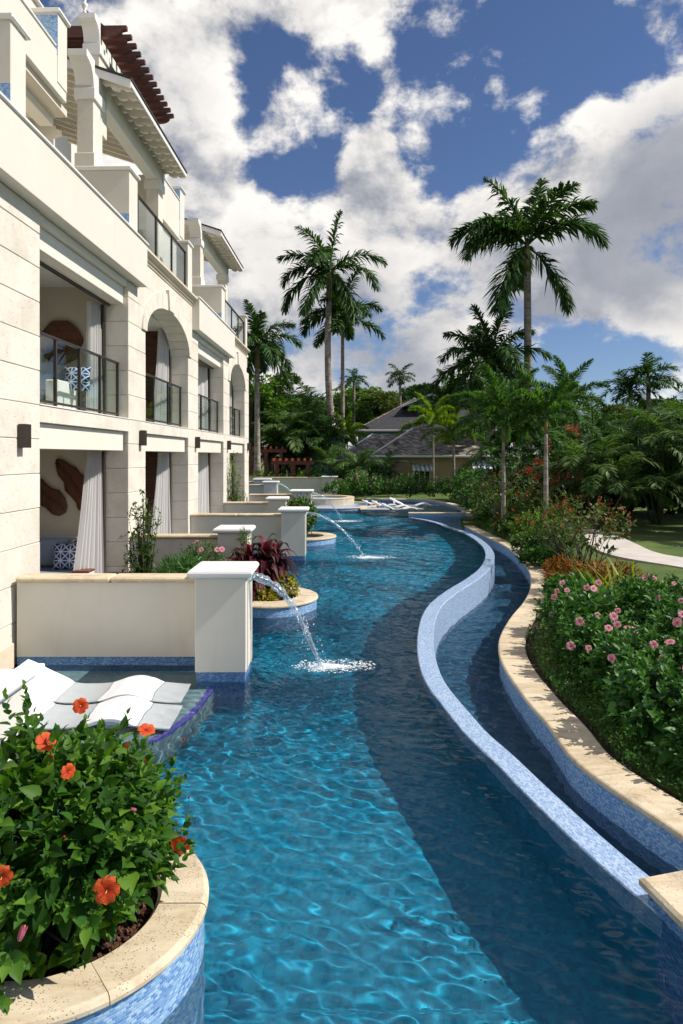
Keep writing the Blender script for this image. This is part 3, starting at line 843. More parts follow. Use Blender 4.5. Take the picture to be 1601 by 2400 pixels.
# fourth-floor terrace boxes
bp("terrace_parapet", box(-3.4, -.855, 3.0, 12.05, 8.825, 9.55, .006), 'stucco')
bp("terrace_cap", box(-1.2, -.83, 3.0, 11.6, 9.552, 9.60, .01), 'white')
pedestal(11.67, 12.045, -1.28, -.84, 9.0, 10.25, (.45, 1.15))
bp("terrace_parapet", box(-3.4, -.86, 17.95, 20.35, 8.9, 10.0, .006), 'stucco')
bp("terrace_parapet", box(-3.0, -1.0, 17.95, 20.3, 6.1, 8.899, .006), 'stucco')
bp("terrace_cap", box(-1.2, -.83, 17.95, 19.8, 10.002, 10.05, .01), 'white')
pedestal(19.85, 20.345, -1.45, -.84, 9.0, 10.45, (.45, 1.35))
bp("upper_block", box(-3.4, -1.65, 3.0, 12.7, 9.56, 10.95, .006), 'stucco')
bp("upper_cap", box(-3.4, -1.58, 3.0, 12.8, 10.951, 11.02, .015), 'white')

# columns, corbelled beams, pavilion roofs
def corbel_poly(y, z0, z1, L):     # in (y, z): scrolled beam end towards -y
    pts = [(y, z0)]
    for i in range(7):
        t = i / 6 * math.pi / 2
        pts.append((y - L * .15 - L * .62 * (1 - math.cos(t)), z0 + (z1 - z0) * (.10 + .62 * math.sin(t))))
    pts += [(y - L * .92, z1 - (z1 - z0) * .24), (y - L, z1 - (z1 - z0) * .22), (y - L, z1), (y, z1)]
    return pts[::-1]
def column(y0, y1, x0, x1, z0, z1):
    r = bp("column", box(x0, x1, y0, y1, z0, z1, .008), 'stone')
    part("capital", box(x0 - .045, x1 + .045, y0 - .045, y1 + .045, z1 - .22, z1 - .001, .01), M['white'], r)
    part("base", box(x0 - .035, x1 + .035, y0 - .035, y1 + .035, z0, z0 + .26, .01), M['beam'], r)
def pavilion(y0):
    # y0: the front of the near column
    xa, xb = -1.10, -.78
    column(y0, y0 + .47, xa, xb, 8.151, 9.66)
    column(y0 + 4.35, y0 + 4.75, xa, xb, 6.1, 9.66)
    bp("eave_beam", box(xa + .02, xb - .02, y0 + .02, y0 + 4.95, 9.661, 10.04, .008), 'white')
    bp("corbel", prism(corbel_poly(y0 + .02, 9.66, 10.20, .40), xa - .02, xb + .02, 'x'), 'white')
    bp("corbel", prism([(2 * (y0 + 4.75) + 0.2 - p, q) for p, q in corbel_poly(y0 + 4.95, 9.66, 10.1, .35)][::-1], xa - .02, xb + .02, 'x'), 'white')
    ya, yb = y0 + .38, y0 + 4.72 + .1
    xe, xr, ze, sl = -.21, -3.4, 9.98, .33
    zr = ze + (xe - xr) * sl
    rf = bp("roof", prism([(xe, ze), (xe, ze + .05), (xr, zr + .05), (2 * xr - xe, ze + .05), (2 * xr - xe, ze), (xr, zr)], ya, yb, 'y'), 'beam')
    part("shingle_layer", prism([(xe + .05, ze + .035), (xe + .05, ze + .075), (xr, zr + .085), (2 * xr - xe, ze + .075), (2 * xr - xe, ze + .052), (xr, zr + .052)], ya - .06, yb + .04, 'y'), M['shingle'], rf)
    part("fascia", box(xe + .002, xe + .03, ya - .03, yb + .03, ze - .07, ze + .034, .003), M['white'], rf)
    part("rake_board", prism([(xe + .03, ze - .13), (xe + .03, ze + .034), (xr, zr + .05), (xr, zr - .11)], ya - .032, ya - .004, 'y'), M['white'], rf)
    k = 0
    y = ya + .12
    while y < yb - .05:
        z_at = lambda x: ze + (xe - x) * sl
        tail = [(-3.3, z_at(-3.3) - .003), (-3.3, z_at(-3.3) - .15), (-.80, z_at(-.80) - .15), (-.74, z_at(-.74) - .17), (-.66, z_at(-.66) - .13), (-.60, z_at(-.60) - .19), (-.52, z_at(-.52) - .20), (-.44, z_at(-.44) - .17), (-.40, z_at(-.40) - .11), (-.34, z_at(-.34) - .14), (-.27, z_at(-.27) - .12), (xe - .01, z_at(xe) - .09), (xe - .01, z_at(xe) - .003)]
        bp("rafter", prism(tail, y, y + .07, 'y'), 'beam')
        y += .355
    return
pavilion(13.1); pavilion(22.2)
# pergola of dark wood with scrolled rafter tails
def pergola(y0):
    xa, xb = -1.08, -.80
    r = bp("column", box(xa, xb, y0 + .0, y0 + .42, 9.0, 10.72, .008), 'stone')
    part("capital", box(xa - .04, xb + .04, y0 - .04, y0 + .46, 10.50, 10.719, .01), M['white'], r)
    bp("pergola_beam", box(xa + .02, xb - .02, y0 + .02, y0 + 3.9, 10.721, 10.93, .008), 'white')
    bp("corbel", prism(corbel_poly(y0 + .02, 10.72, 11.16, .30), xa - .02, xb + .02, 'x'), 'white')
    y = y0 + .12
    for k in range(13):
        z0, z1, xt = 10.932, 11.16, -.30
        pts = [(-4.2, z0), (xt - .42, z0)]
        for i in range(6):
            t = i / 5 * math.pi / 2
            pts.append((xt - .36 + .26 * math.sin(t), z0 + .0 + .13 * (1 - math.cos(t))))
        pts += [(xt, z0 + .15), (xt, z1), (-4.2, z1)]
        bp("pergola_rafter", prism(pts, y, y + .085, 'y'), 'pergola')
        y += .292
pergola(13.45)
bp("pergola_beam", box(-4.2, -4.0, 13.4, 17.4, 10.6, 10.931), 'pergola')
# far gable with finial
gy = 20.5
gb = bp("gable", prism([(-5.2, 14.15), (-3.55, 15.55), (-1.9, 14.15)], gy, gy + 1.2, 'y'), 'white')
gx = lx_of(193, gy)
gb.data.transform(Matrix.Translation((gx + 3.55, 0, atd(193, 22, gy)[2] - 15.55)))
zt = atd(193, 22, gy)[2]
part("gable_shingles", prism([(gx + .05, zt + .10), (gx - 2.3, zt - 1.75), (gx - 2.3, zt - 1.95), (gx + .0, zt - .02), (gx + 1.2, zt - 1.05), (gx + 1.3, zt - 1.0)], gy + .1, gy + 3.4, 'y'), M['shingle'], gb)
part("finial", lathe([(.0, zt - .1), (.07, zt - .05), (.07, zt + .05), (.035, zt + .1), (.09, zt + .2), (.10, zt + .27), (.03, zt + .34), (.05, zt + .42), (.012, zt + .55), (0, zt + .85)], 10, gx, gy + .12), M['white'], gb, True)
bp("attic_block", box(-8.6, gx - .9, gy, gy + 2, 9.5, zt - 1.3), 'stucco')

# wall lamps (things)
lamp0 = None
LN = [("dark box wall lamp on the nearest stone pier at the left edge of the photo", 9.2 - .56), ("dark box wall lamp on the second stone pier, above the leafy climbing shrub", 13.48), ("dark box wall lamp on the third stone pier, right of the first arch", 18.17), ("dark box wall lamp on the fourth stone pier, right of the second open balcony", 22.72), ("smallest dark box wall lamp on the far corner pier of the stone facade", 26.95)]
for i, (lab, y) in enumerate(LN):
    wx = -4.24 + .0194 * y; z = 2.82
    if lamp0 is None:
        lamp0 = r = empty("wall_lamp", (wx, y, z), -math.atan(.0194))
        part("housing", box(.012, .115, -.075, .075, -.02, .28, .006), M['bronze'], r)
        part("back_plate", box(0.002, .011, -.05, .05, .0, .26), M['bronze'], r)
    else:
        r = lamp0.copy(); COL.objects.link(r); r.location = (wx, y, z)
        for ch in list(lamp0.children):
            c = ch.copy(); COL.objects.link(c); c.parent = r
    tag(r, lab, "wall lamp", "wall lamps on the stone piers")
    if i == 0: r.location.z = 2.72

# curtains
def curtain(x, y, z0, z1, w_top, w_bot, dirx, label, seed, skew=0.0):
    rr = np.random.RandomState(seed)
    nu, nv = 60, 22
    u = np.linspace(0, 1, nu); v = np.linspace(0, 1, nv)
    V = []
    ph = rr.uniform(0, 6, 4)
    for b_ in v:
        w = w_top + (w_bot - w_top) * b_ ** 1.4
        amp = .030 + .020 * b_
        for a in u:
            off = amp * math.sin(2 * math.pi * 6.5 * a + ph[0] + .6 * b_) + .014 * math.sin(2 * math.pi * 15 * a + ph[1] + b_)
            V.append((x + w * a * dirx[0] + off * -dirx[1] + skew * b_ ** 1.5, y + w * a * dirx[1] + off * dirx[0], z1 + (z0 - z1) * b_ + .004 * math.sin(20 * a)))
    V = np.array(V); i = np.arange(nv - 1)[:, None] * nu + np.arange(nu - 1)[None]
    Q = np.stack([i, i + nu, i + nu + 1, i + 1], -1).reshape(-1, 4)
    me = fast_mesh("curtain", V, Q, M['curtain'], True)
    o = link("curtain", me, None, (-4.24, 0, 0), -math.atan(.0194))
    tag(o, label, "curtain", "white curtains in the openings of the facade")
DR = (-.40, -.917)
curtain(-.49, 12.76, 3.31, 5.42, .34, .36, DR, "white curtain of the nearest upper balcony, beside the round wood panel", 1)
curtain(-.49, 12.72, .12, 2.9, .32, .80, DR, "white curtain of the nearest ground floor room, beside the carved leaf panels", 2, .06)
curtain(-.50, 17.36, 3.31, 5.75, .38, .62, DR, "white curtain inside the nearest arched balcony", 3)
curtain(-.50, 17.34, .12, 2.9, .38, .85, DR, "white curtain of the second ground floor room, behind the climbing shrub", 4, .05)
curtain(-.52, 22.0, 3.31, 5.43, 1.9, 1.9, DR, "white curtain inside the farther square balcony", 5)
curtain(-.50, 22.0, .12, 2.9, .7, 1.3, DR, "white curtain of the third ground floor room", 6, .05)
curtain(-.52, 26.25, 3.31, 5.75, 1.2, 1.3, DR, "white curtain inside the far arched balcony", 7)
curtain(-.50, 26.2, .12, 2.9, .5, .8, DR, "white curtain of the farthest ground floor room", 8)

# wall art in the near rooms
def art_at(px, py, Y=12.93): x, y, z = atd(px, py, Y); return x, z
def leaf_art(pts, label, mid):
    P_ = [art_at(*p) for p in pts]
    n = len(P_)
    cx_, cz_ = sum(p[0] for p in P_) / n, sum(p[1] for p in P_) / n
    V, Fc = [], []
    rings = [(1.0, 0.0), (1.0, .018), (.93, .035), (.6, .05), (.25, .055)]
    y = 12.945 - .0
    for s, d in rings:
        V += [(cx_ + (p[0] - cx_) * s, y - d, cz_ + (p[1] - cz_) * s) for p in P_]
    V.append((cx_, y - .055, cz_))
    for r_ in range(len(rings) - 1):
        for i in range(n):
            j = (i + 1) % n
            Fc.append((r_ * n + i, r_ * n + j, (r_ + 1) * n + j, (r_ + 1) * n + i))
    last = (len(rings) - 1) * n
    for i in range(n): Fc.append((last + i, last + (i + 1) % n, len(V) - 1))
    r = empty("leaf_carving", (0, 0, 0)); tag(r, label, "wall art", "carved wooden leaves on the ground floor wall")
    part("leaf_blade", (V, Fc), M['carved'], r, True)
    q = [art_at(*p) for p in mid]
    part("midrib", tube([(x, y - .062, z) for x, z in q], [.02] * (len(q) - 1) + [.008], 6), M['carved'], r, True)
leaf_art([c3(*p) for p in [(330, 195), (350, 188), (390, 205), (420, 228), (450, 240), (475, 275), (510, 300), (540, 330), (552, 375), (560, 430), (558, 500), (552, 555), (530, 540), (500, 515), (462, 490), (450, 450), (420, 415), (385, 380), (378, 330), (345, 290), (332, 245)]], "long carved wooden leaf on the wall, right of the smaller one", [c3(335, 215), c3(400, 280), c3(470, 380), c3(520, 450), c3(548, 545)])
leaf_art([c3(*p) for p in [(215, 300), (250, 310), (280, 345), (310, 365), (350, 375), (385, 420), (398, 470), (390, 510), (350, 530), (310, 520), (270, 480), (235, 465), (200, 440), (170, 380), (180, 320)]], "shorter carved wooden leaf on the wall, partly behind the pier", [c3(200, 330), c3(290, 410), c3(350, 460), c3(385, 500)])
ax, az = art_at(*c2(365, 765)); rr_ = random.Random(4)
ra = tag(empty("round_wood_panel", (ax, 12.94, az)), "round wavy-edged dark wood panel on the upper room wall", "wall art")
pts = [((.40 + .015 * math.sin(5 * t) + .012 * math.sin(9 * t + 1)) * math.cos(t), (.42 + .012 * math.sin(7 * t)) * math.sin(t)) for t in [i / 48 * 2 * math.pi for i in range(48)]]
for k in range(7):
    za, zb = -.44 + k * .1257, -.44 + (k + 1) * .1257 - .003
    def clip(P_, lim, up):
        o = []
        for i in range(len(P_)):
            a, b_ = P_[i], P_[(i + 1) % len(P_)]
            ia, ib = (a[1] >= lim) == up, (b_[1] >= lim) == up
            if ia: o.append(a)
            if ia != ib:
                t = (lim - a[1]) / (b_[1] - a[1]); o.append((a[0] + t * (b_[0] - a[0]), lim))
        return o
    q = clip(clip(pts, za, True), zb, False)
    if len(q) > 2: part("plank", prism(q, -.05, -.005, 'y'), M['carved'], ra)

# daybeds and cushions
def pillow_mat():
    m, T, out = mat("blue_star_print")
    uv = uvco(T); s = T.n('ShaderNodeSeparateXYZ'); T.link(T.v('SCALE', uv, 6.2), s.inputs[0])
    wob = T.noise(T.v('SCALE', uv, 30), 1, 2)
    a = T.m('SUBTRACT', T.m('FRACT', s.outputs[0]), .5); b_ = T.m('SUBTRACT', T.m('FRACT', s.outputs[1]), .5)
    lines = None
    for e in (a, b_, T.m('MULTIPLY', T.m('ADD', a, b_), .7), T.m('MULTIPLY', T.m('SUBTRACT', a, b_), .7)):
        q = T.m('ABSOLUTE', e); lines = q if lines is None else T.m('MINIMUM', lines, q)
    edge = T.m('MINIMUM', T.m('SUBTRACT', .5, T.m('ABSOLUTE', a)), T.m('SUBTRACT', .5, T.m('ABSOLUTE', b_)))
    k = T.sstep(T.m('ADD', lines, T.m('MULTIPLY', wob, .04)), .05, .10)
    col = T.mix(k, (.72, .76, .80), (.015, .06, .22))
    principled(T, out, col, .9)
    return m
M['star'] = pillow_mat()
def pillow(x, y, z, rz, rx, s, label, m='star'):
    n = 14
    V, Fc, uv = [], [], []
    for side in (1, -1):
        for i in range(n + 1):
            for j in range(n + 1):
                a, b_ = i / n * 2 - 1, j / n * 2 - 1
                t = (max(0, (1 - a ** 4)) * max(0, (1 - b_ ** 4))) ** .6 * .09 * s / .45
                sx = 1 - .06 * (1 - b_ * b_) ; sz = 1 - .06 * (1 - a * a)
                V.append((a * s / 2 * sx, side * t, b_ * s / 2 * sz))
    N = (n + 1) ** 2
    for k in range(2):
        for i in range(n):
            for j in range(n):
                q = [k * N + i * (n + 1) + j, k * N + (i + 1) * (n + 1) + j, k * N + (i + 1) * (n + 1) + j + 1, k * N + i * (n + 1) + j + 1]
                if k == 0: q = q[::-1]
                Fc.append(tuple(q)); uv += [(V[v][0], V[v][2]) for v in q]
    o = part("pillow", (V, Fc, uv), M[m], None, True)
    o.location = (x, y, z); o.rotation_euler = (rx, 0, rz)
    return tag(o, label, "pillow", "patterned pillows on the sofas")
X0 = lambda lx, y: -4.24 + .0194 * y + lx
db = tag(empty("daybed", (X0(-2.0, 12.3), 12.3, .1)), "pale blue-grey built-in daybed inside the nearest ground floor room", "daybed")
part("base", box(-1.3, 1.38, -.45, .6, 0, .26, .01), M['white'], db)
part("seat_cushion", box(-1.3, 1.36, -.47, .6, .262, .42, .04), M['cushion'], db)
part("back_cushion", box(-1.28, .25, .36, .58, .423, .98, .06), M['cushion'], db)
part("back_cushion", box(.26, 1.1, .36, .58, .423, .98, .06), M['cushion'], db)
pillow(atd(*c3(378, 780), 12.35)[0], 12.48, .76, .10, -.2, .48, "navy and white star-print pillow lying left on the lower daybed")
pillow(atd(*c3(440, 765), 12.5)[0], 12.58, .80, -.5, -.15, .50, "navy and white star-print pillow standing tilted behind the other one")
st = tag(empty("side_table", (atd(*c3(497, 850), 12.2)[0], 12.15, .1)), "small white side table with wooden top between daybed and curtain", "table")
part("body", box(-.12, .16, -.14, .14, 0, .44, .01), M['white'], st); part("top", box(-.13, .17, -.15, .15, .441, .47, .006), M['pergola'], st)
ub = tag(empty("sofa", (X0(-2.0, 12.2), 12.2, 3.29)), "pale sofa with white arm inside the nearest upper balcony room", "sofa")
part("seat_cushion", box(-1.2, .88, -.5, .5, .25, .46, .05), M['cushion'], ub)
part("base", box(-1.2, .9, -.48, .5, 0, .248, .01), M['white'], ub)
part("back_cushion", box(-1.2, .86, .3, .52, .462, .85, .06), M['cushion'], ub)
part("armrest", box(.92, 1.15, -.5, .5, 0, .62, .02), M['white'], ub)
pillow(atd(*c2(448, 1010), 12.2)[0], 12.28, 3.98, .1, -.2, .46, "teal and white star-print pillow on the upper sofa")
ut = tag(empty("coffee_table", (X0(-1.9, 10.9), 10.9, 3.29)), "round table with orange-brown wooden top behind the nearest balcony glass", "table")
part("top", lathe([(0, .70), (.34, .70), (.35, .715), (.35, .73), (.34, .745), (0, .745)], 28), M['pergola'], ut)
part("leg", lathe([(.2, 0), (.2, .02), (.03, .04), (.03, .699)], 12), M['bronze'], ut)

# ------------------------------------------------------------------ GARDEN WALLS AND PILLARS at the pool
def pillar(x0, x1, y0, y1, ztop=1.30, parent=None, strip=True):
    part("pillar", box(x0, x1, y0, y1, .105, ztop - .11, .006), M['stucco'], parent)
    e = .075
    # bullnosed cap
    prof = [(0, 0), (.035, .004), (.06, .018), (.075, .045), (.075, .065), (.062, .09), (.04, .10)]
    V, Fc = [], []
    for o, z in prof:
        V += [(x0 - o, y0 - o, ztop - .109 + z), (x1 + o, y0 - o, ztop - .109 + z), (x1 + o, y1 + o, ztop - .109 + z), (x0 - o, y1 + o, ztop - .109 + z)]
    for i in range(len(prof) - 1):
        for k in range(4): Fc.append((i * 4 + k, i * 4 + (k + 1) % 4, (i + 1) * 4 + (k + 1) % 4, (i + 1) * 4 + k))
    Fc += [(3, 2, 1, 0), tuple((len(prof) - 1) * 4 + k for k in range(4))]
    part("cap", (V, Fc), M['capwhite'], parent)
    if strip:
        part("corner_strip", box(x1 - .03, x1 + .010, y0 + .10, y0 + .13, .11, ztop - .12), M['stucco'], parent)
        part("corner_strip", box(x1 - .03, x1 + .010, y0 + .40, y0 + .43, .11, ztop - .12), M['stucco'], parent)
    o = part("tile_band", box(x0 + .012, x1 - .012, y0 + .012, y1 - .012, ZF, .104), M['mosaic'], parent); RECV.append(o)
def garden_wall(xa, xb, yw, p, label, ztop=1.09, fount=False, cat="garden wall"):
    r = tag(empty("garden_wall", (0, 0, 0)), label, cat, "low cream garden walls between the terraces")
    part("wall_panel", box(xa, xb, yw, yw + .22, .105, ztop - .06, .004), M['stucco'], r)
    n = max(1, int((xb - xa) / .9))
    for k in range(n):
        a, b_ = xa + (xb - xa) * k / n, xa + (xb - xa) * (k + 1) / n
        part("coping_stone", box(a + .002, b_ - .002, yw - .05, yw + .27, ztop - .059, ztop + .01, .022), M['trav'], r)
    o = part("tile_band", box(xa, xb, yw + .012, yw + .2, ZF, .104), M['mosaic'], r); RECV.append(o)
    if p: pillar(*p, parent=r)
    if fount: part("spout", box(p[1] - .01, p[1] + .022, (p[2] + p[3]) / 2 - .07, (p[2] + p[3]) / 2 + .07, 1.10, 1.14, .004), M['white'], r)
    return r
fX = lambda y: -4.24 + .0194 * y
garden_wall(fX(8.5) + .05, -1.69, 8.46, (-1.686, -1.10, 7.85, 8.42), "nearest cream garden wall with a square fountain pillar pouring water", fount=True)
garden_wall(fX(12.9), -2.2, 12.9, (-2.24, -1.70, 12.35, 12.88), "second cream garden wall with pillar behind the green shrubs")
garden_wall(fX(17.6), -1.5, 17.6, (-1.50, -.90, 16.95, 17.55), "third cream garden wall whose fountain pillar throws the long thin jet", fount=True)
garden_wall(fX(22.1), -2.3, 22.1, (-2.30, -1.75, 21.4, 22.0), "fourth cream garden wall with pillar beside the leafy green planter shrub")
garden_wall(fX(26.7) + .1, -1.9, 26.7, (-1.90, -1.15, 26.0, 26.65), "fifth cream garden wall with tall fountain pillar near the far corner of the facade", fount=True)
garden_wall(-6.5, -4.0, 35.6, (-3.98, -3.3, 34.9, 35.55), "far short garden wall with small fountain pillar beyond the facade", fount=True)
garden_wall(-9, -1.2, 44.3, (-1.22, -.30, 43.6, 44.28), "longest and farthest cream garden wall ending in a pillar by the tall palm", ztop=1.2)
garden_wall(-7.0, -5.0, 39.5, (-4.98, -4.1, 38.9, 39.45), "far low garden wall with cap only just showing over the one before it", ztop=1.1)
# near pedestal at the left edge
r = tag(empty("garden_pillar", (0, 0, 0)), "cream pillar with rounded pale cap cut off by the left edge of the photo", "pillar")
px1 = atd(22, 1600, 5.5)[0]
pillar(px1 - 2.2, px1, 5.25, 5.75, .80, r, False)
# planting beds / terraces between the walls
def bed(y0, y1, x1, z, label):
    o = part("planting_bed", box(fX(y0) - .3, x1, y0, y1, ZF, z), M['soil']); tag(o, label, "planting bed"); RECV.append(o)
bed(8.69, 12.89, -2.3, .42, "soil bed of the shrubs between the first and second garden wall")
bed(22.33, 26.69, -2.0, .42, "soil bed between the fourth and fifth garden wall")
bed(13.13, 16.0, -3.0, .42, "soil bed against the facade between second and third garden wall")
# facade foot under the water
part("facade_foot", box(-1.0, -.02, 3.0, 8.44, ZF, -.04), M['mosaic'], B); 

# shelf with loungers
sh = [(-4.6, 8.45), (-1.45, 8.45), (-1.33, 8.2)]
edge_px = [c4(1320, 268), c4(1285, 330), c4(1215, 430), c4(1130, 530), c4(1040, 600), c4(950, 655), c4(870, 690)]
ep_ = [atz(x, y, -.22) for x, y in edge_px] + [(-2.6, 5.5), (-3.3, 5.0)]
EDGE = catmull(ep_, .08)
sp = [tuple(p) for p in EDGE] + [(-4.9, 4.9), (-4.9, 8.6), (float(EDGE[0][0]), 8.6)]
shelf = tag(part("sun_shelf", prism(sp, ZF, -.24), M['shelffloor']), kind='structure'); RECV.append(shelf)
ln = part("cobalt_tile_line", sweep(EDGE, [(-.005, -.30), (-.005, -.232), (.055, -.232), (.055, -.30)]), M['mosaic_violet'], shelf); RECV.append(ln)
# second suite's shelf, hidden behind the planter for the most part
s2 = tag(part("sun_shelf", prism([(-4.4, 13.2), (-1.9, 13.2), (-1.75, 14.2), (-2.0, 15.6), (-2.8, 17.5), (-4.4, 17.5)], ZF, -.24), M['shelffloor']), kind='structure'); RECV.append(s2)

def make_lounger():
    r = empty("sun_lounger", (0, 0, 0))
    # side profile along +x: head at 0, foot at 1.9
    prof = [(0.0, .37), (.10, .33), (.25, .25), (.45, .155), (.56, .085), (.68, .055), (.85, .065), (1.02, .115), (1.17, .165), (1.30, .18), (1.42, .155), (1.56, .095), (1.72, .045), (1.86, .015)]
    P_ = catmull(prof, .035)
    w = .31
    t = np.gradient(P_, axis=0); t /= np.linalg.norm(t, axis=1)[:, None]; nr = np.stack([-t[:, 1], t[:, 0]], 1)
    V = []
    th = .05
    cs = [(-w, -.012), (-w + .012, 0), (0, -.006), (w - .012, 0), (w, -.012), (w, -th + .01), (w - .012, -th), (-w + .012, -th), (-w, -th + .01)]
    for p, q in zip(P_, nr):
        for (yy, d) in cs: V.append((p[0] + q[0] * d, yy, p[1] + q[1] * d))
    m = len(cs); Fc = []
    for i in range(len(P_) - 1):
        for k in range(m):
            l = (k + 1) % m; Fc.append((i * m + k, (i + 1) * m + k, (i + 1) * m + l, i * m + l))
    Fc += [tuple(range(m)), tuple((len(P_) - 1) * m + k for k in range(m - 1, -1, -1))]
    RECV.append(part("shell", (V, Fc), M['lounger'], r, False))
    RECV.append(part("head_support", box(.12, .20, -.28, .28, -.02, .33, .01), M['lounger'], r))
    RECV.append(part("foot_support", box(1.22, 1.38, -.27, .27, -.02, .12, .01), M['lounger'], r))
    return r
lg = make_lounger()
def put(root, first, loc, rz, sc, label, group, cat):
    if first: r = root
    else:
        r = root.copy(); COL.objects.link(r)
        for ch in list(root.children):
            c = ch.copy(); COL.objects.link(c); c.parent = r; RECV.append(c) if c.type == 'MESH' else None
            for g in ch.children:
                d = g.copy(); COL.objects.link(d); d.parent = c
    r.location = loc; r.rotation_euler = (0, 0, rz); r.scale = (sc,) * 3
    tag(r, label, cat, group); return r
LG = "white in-pool sun loungers"
put(lg, True, (-3.58, 7.52, -.10), math.radians(1.5), 1.0, "white wave-shaped lounger on the near shelf, the one against the garden wall", LG, "sun lounger")
put(lg, False, (-3.52, 6.84, -.10), math.radians(1.5), 1.0, "white wave-shaped lounger on the near shelf, right behind the orange hibiscus bush", LG, "sun lounger")
# ------------------------------------------------------------------ FOLIAGE TOOLS
GA = 2.399963
def leaf_tpl(kind='hib'):
    """flat leaf along +X, length 1, normal +Z: (verts, tris)"""
    if kind == 'hib':
        xs = [0, .12, .32, .58, .82, 1.0]; ws = [0, .20, .31, .25, .12, 0]
        v = [(0, 0, 0)]
        for x, w in zip(xs[1:-1], ws[1:-1]):
            dz = -.16 * x * x
            v += [(x, w, dz + w * .38), (x, 0, dz), (x, -w, dz + w * .38)]
        v.append((1, 0, -.20))
        f = [(0, 2, 1), (0, 3, 2)]
        for i in range(3):
            a = 1 + 3 * i; b = a + 3
            f += [(a, a + 1, b + 1), (a, b + 1, b), (a + 1, a + 2, b + 2), (a + 1, b + 2, b + 1)]
        f += [(10, 11, 13), (11, 12, 13)]
    elif kind == 'lance':
        v = [(0, 0, 0), (.3, .085, .02), (.3, 0, -.01), (.3, -.085, .02), (.7, .075, -.04), (.7, 0, -.08), (.7, -.075, -.04), (1, 0, -.22)]
        f = [(0, 2, 1), (0, 3, 2), (1, 2, 5), (1, 5, 4), (2, 3, 6), (2, 6, 5), (4, 5, 7), (5, 6, 7)]
    elif kind == 'small':
        v = [(0, 0, 0), (.45, .26, .05), (.45, -.26, .05), (1, 0, -.08), (.45, 0, -.02)]
        f = [(0, 4, 1), (0, 2, 4), (1, 4, 3), (4, 2, 3)]
    elif kind == 'clump':        # three leaves seen from afar
        v, f = [], []
        for k, (a, t) in enumerate(((-.7, .2), (.1, -.15), (.9, .35))):
            ca, sa = math.cos(a), math.sin(a)
            o = len(v)
            for (x, y, z) in ((0, 0, 0), (.5, .22, .05 + t * .3), (.5, -.22, .05 + t * .3), (1, 0, t)):
                v.append((x * ca - y * sa, x * sa + y * ca, z))
            f += [(o, o + 2, o + 1), (o + 1, o + 2, o + 3)]
    return np.array(v, dtype=np.float32), np.array(f, dtype=np.int32)
TPL = {k: leaf_tpl(k) for k in ('hib', 'lance', 'small', 'clump')}
def basis(d, n):
    d = d / (np.linalg.norm(d, axis=1)[:, None] + 1e-9)
    y = np.cross(n, d); y /= (np.linalg.norm(y, axis=1)[:, None] + 1e-9)
    z = np.cross(d, y)
    return np.stack([d, y, z], 2)            # columns
def leaves_mesh(name, pos, d, n, size, tpl, mt):
    tv, tf = TPL[tpl]
    R = basis(d, n)
    V = np.einsum('nij,kj->nki', R, tv) * size[:, None, None] + pos[:, None, :]
    Fc = tf[None] + (np.arange(len(pos)) * len(tv))[:, None, None]
    return fast_mesh(name, V.reshape(-1, 3), Fc.reshape(-1, 3), mt, tpl == 'hib')
def unit(v): return v / (np.linalg.norm(v, axis=-1, keepdims=True) + 1e-9)
def shoot_leaves(rs, tips, axes, nper, L, lsize, droop=.3, open_=.9):
    """leaves set spirally along shoots that end at tips"""
    P_, D_, N_, S_ = [], [], [], []
    for p, a in zip(tips, axes):
        a = a / np.linalg.norm(a)
        u = np.cross(a, [0.3, 0.2, .9]); u /= np.linalg.norm(u); w = np.cross(a, u)
        ph = rs.uniform(0, 6.28)
        for k in range(nper):
            t = k / max(1, nper - 1)
            q = p - a * L * t
            ang = ph + k * GA
            rad = u * math.cos(ang) + w * math.sin(ang)
            op = open_ * (.35 + .75 * t)
            d = a * math.cos(op) + rad * math.sin(op) + np.array([0, 0, -droop * t])
            nn = a * math.sin(op) * 1.0 - rad * math.cos(op) * .6 + np.array([0, 0, .8]) + rs.normal(0, .2, 3)
            P_.append(q); D_.append(d + rs.normal(0, .12, 3)); N_.append(nn); S_.append(lsize * (.45 + .8 * t) * rs.uniform(.7, 1.2))
    return np.array(P_), np.array(D_), np.array(N_), np.array(S_)
def shell_points(rs, n, r, zsq=1.0, up=0.15, inner=.72):
    """points in the outer shell of a dome"""
    d = rs.normal(0, 1, (n, 3)); d[:, 2] = np.abs(d[:, 2]) * 1.1 - up; d = unit(d)
    k = rs.uniform(inner, 1.0, n) ** .6
    return d * k[:, None] * np.array(r), d
def lumpy(rs, d, amp=.22, n=7):
    """uneven outline: direction-dependent radius factor"""
    c = unit(rs.normal(0, 1, (n, 3))); a = rs.uniform(-1, 1, n)
    s = np.zeros(len(d))
    for ci, ai in zip(c, a): s += ai * np.exp(-((1 - d @ ci) / .25) ** 2 * .5)
    return 1 + amp * s
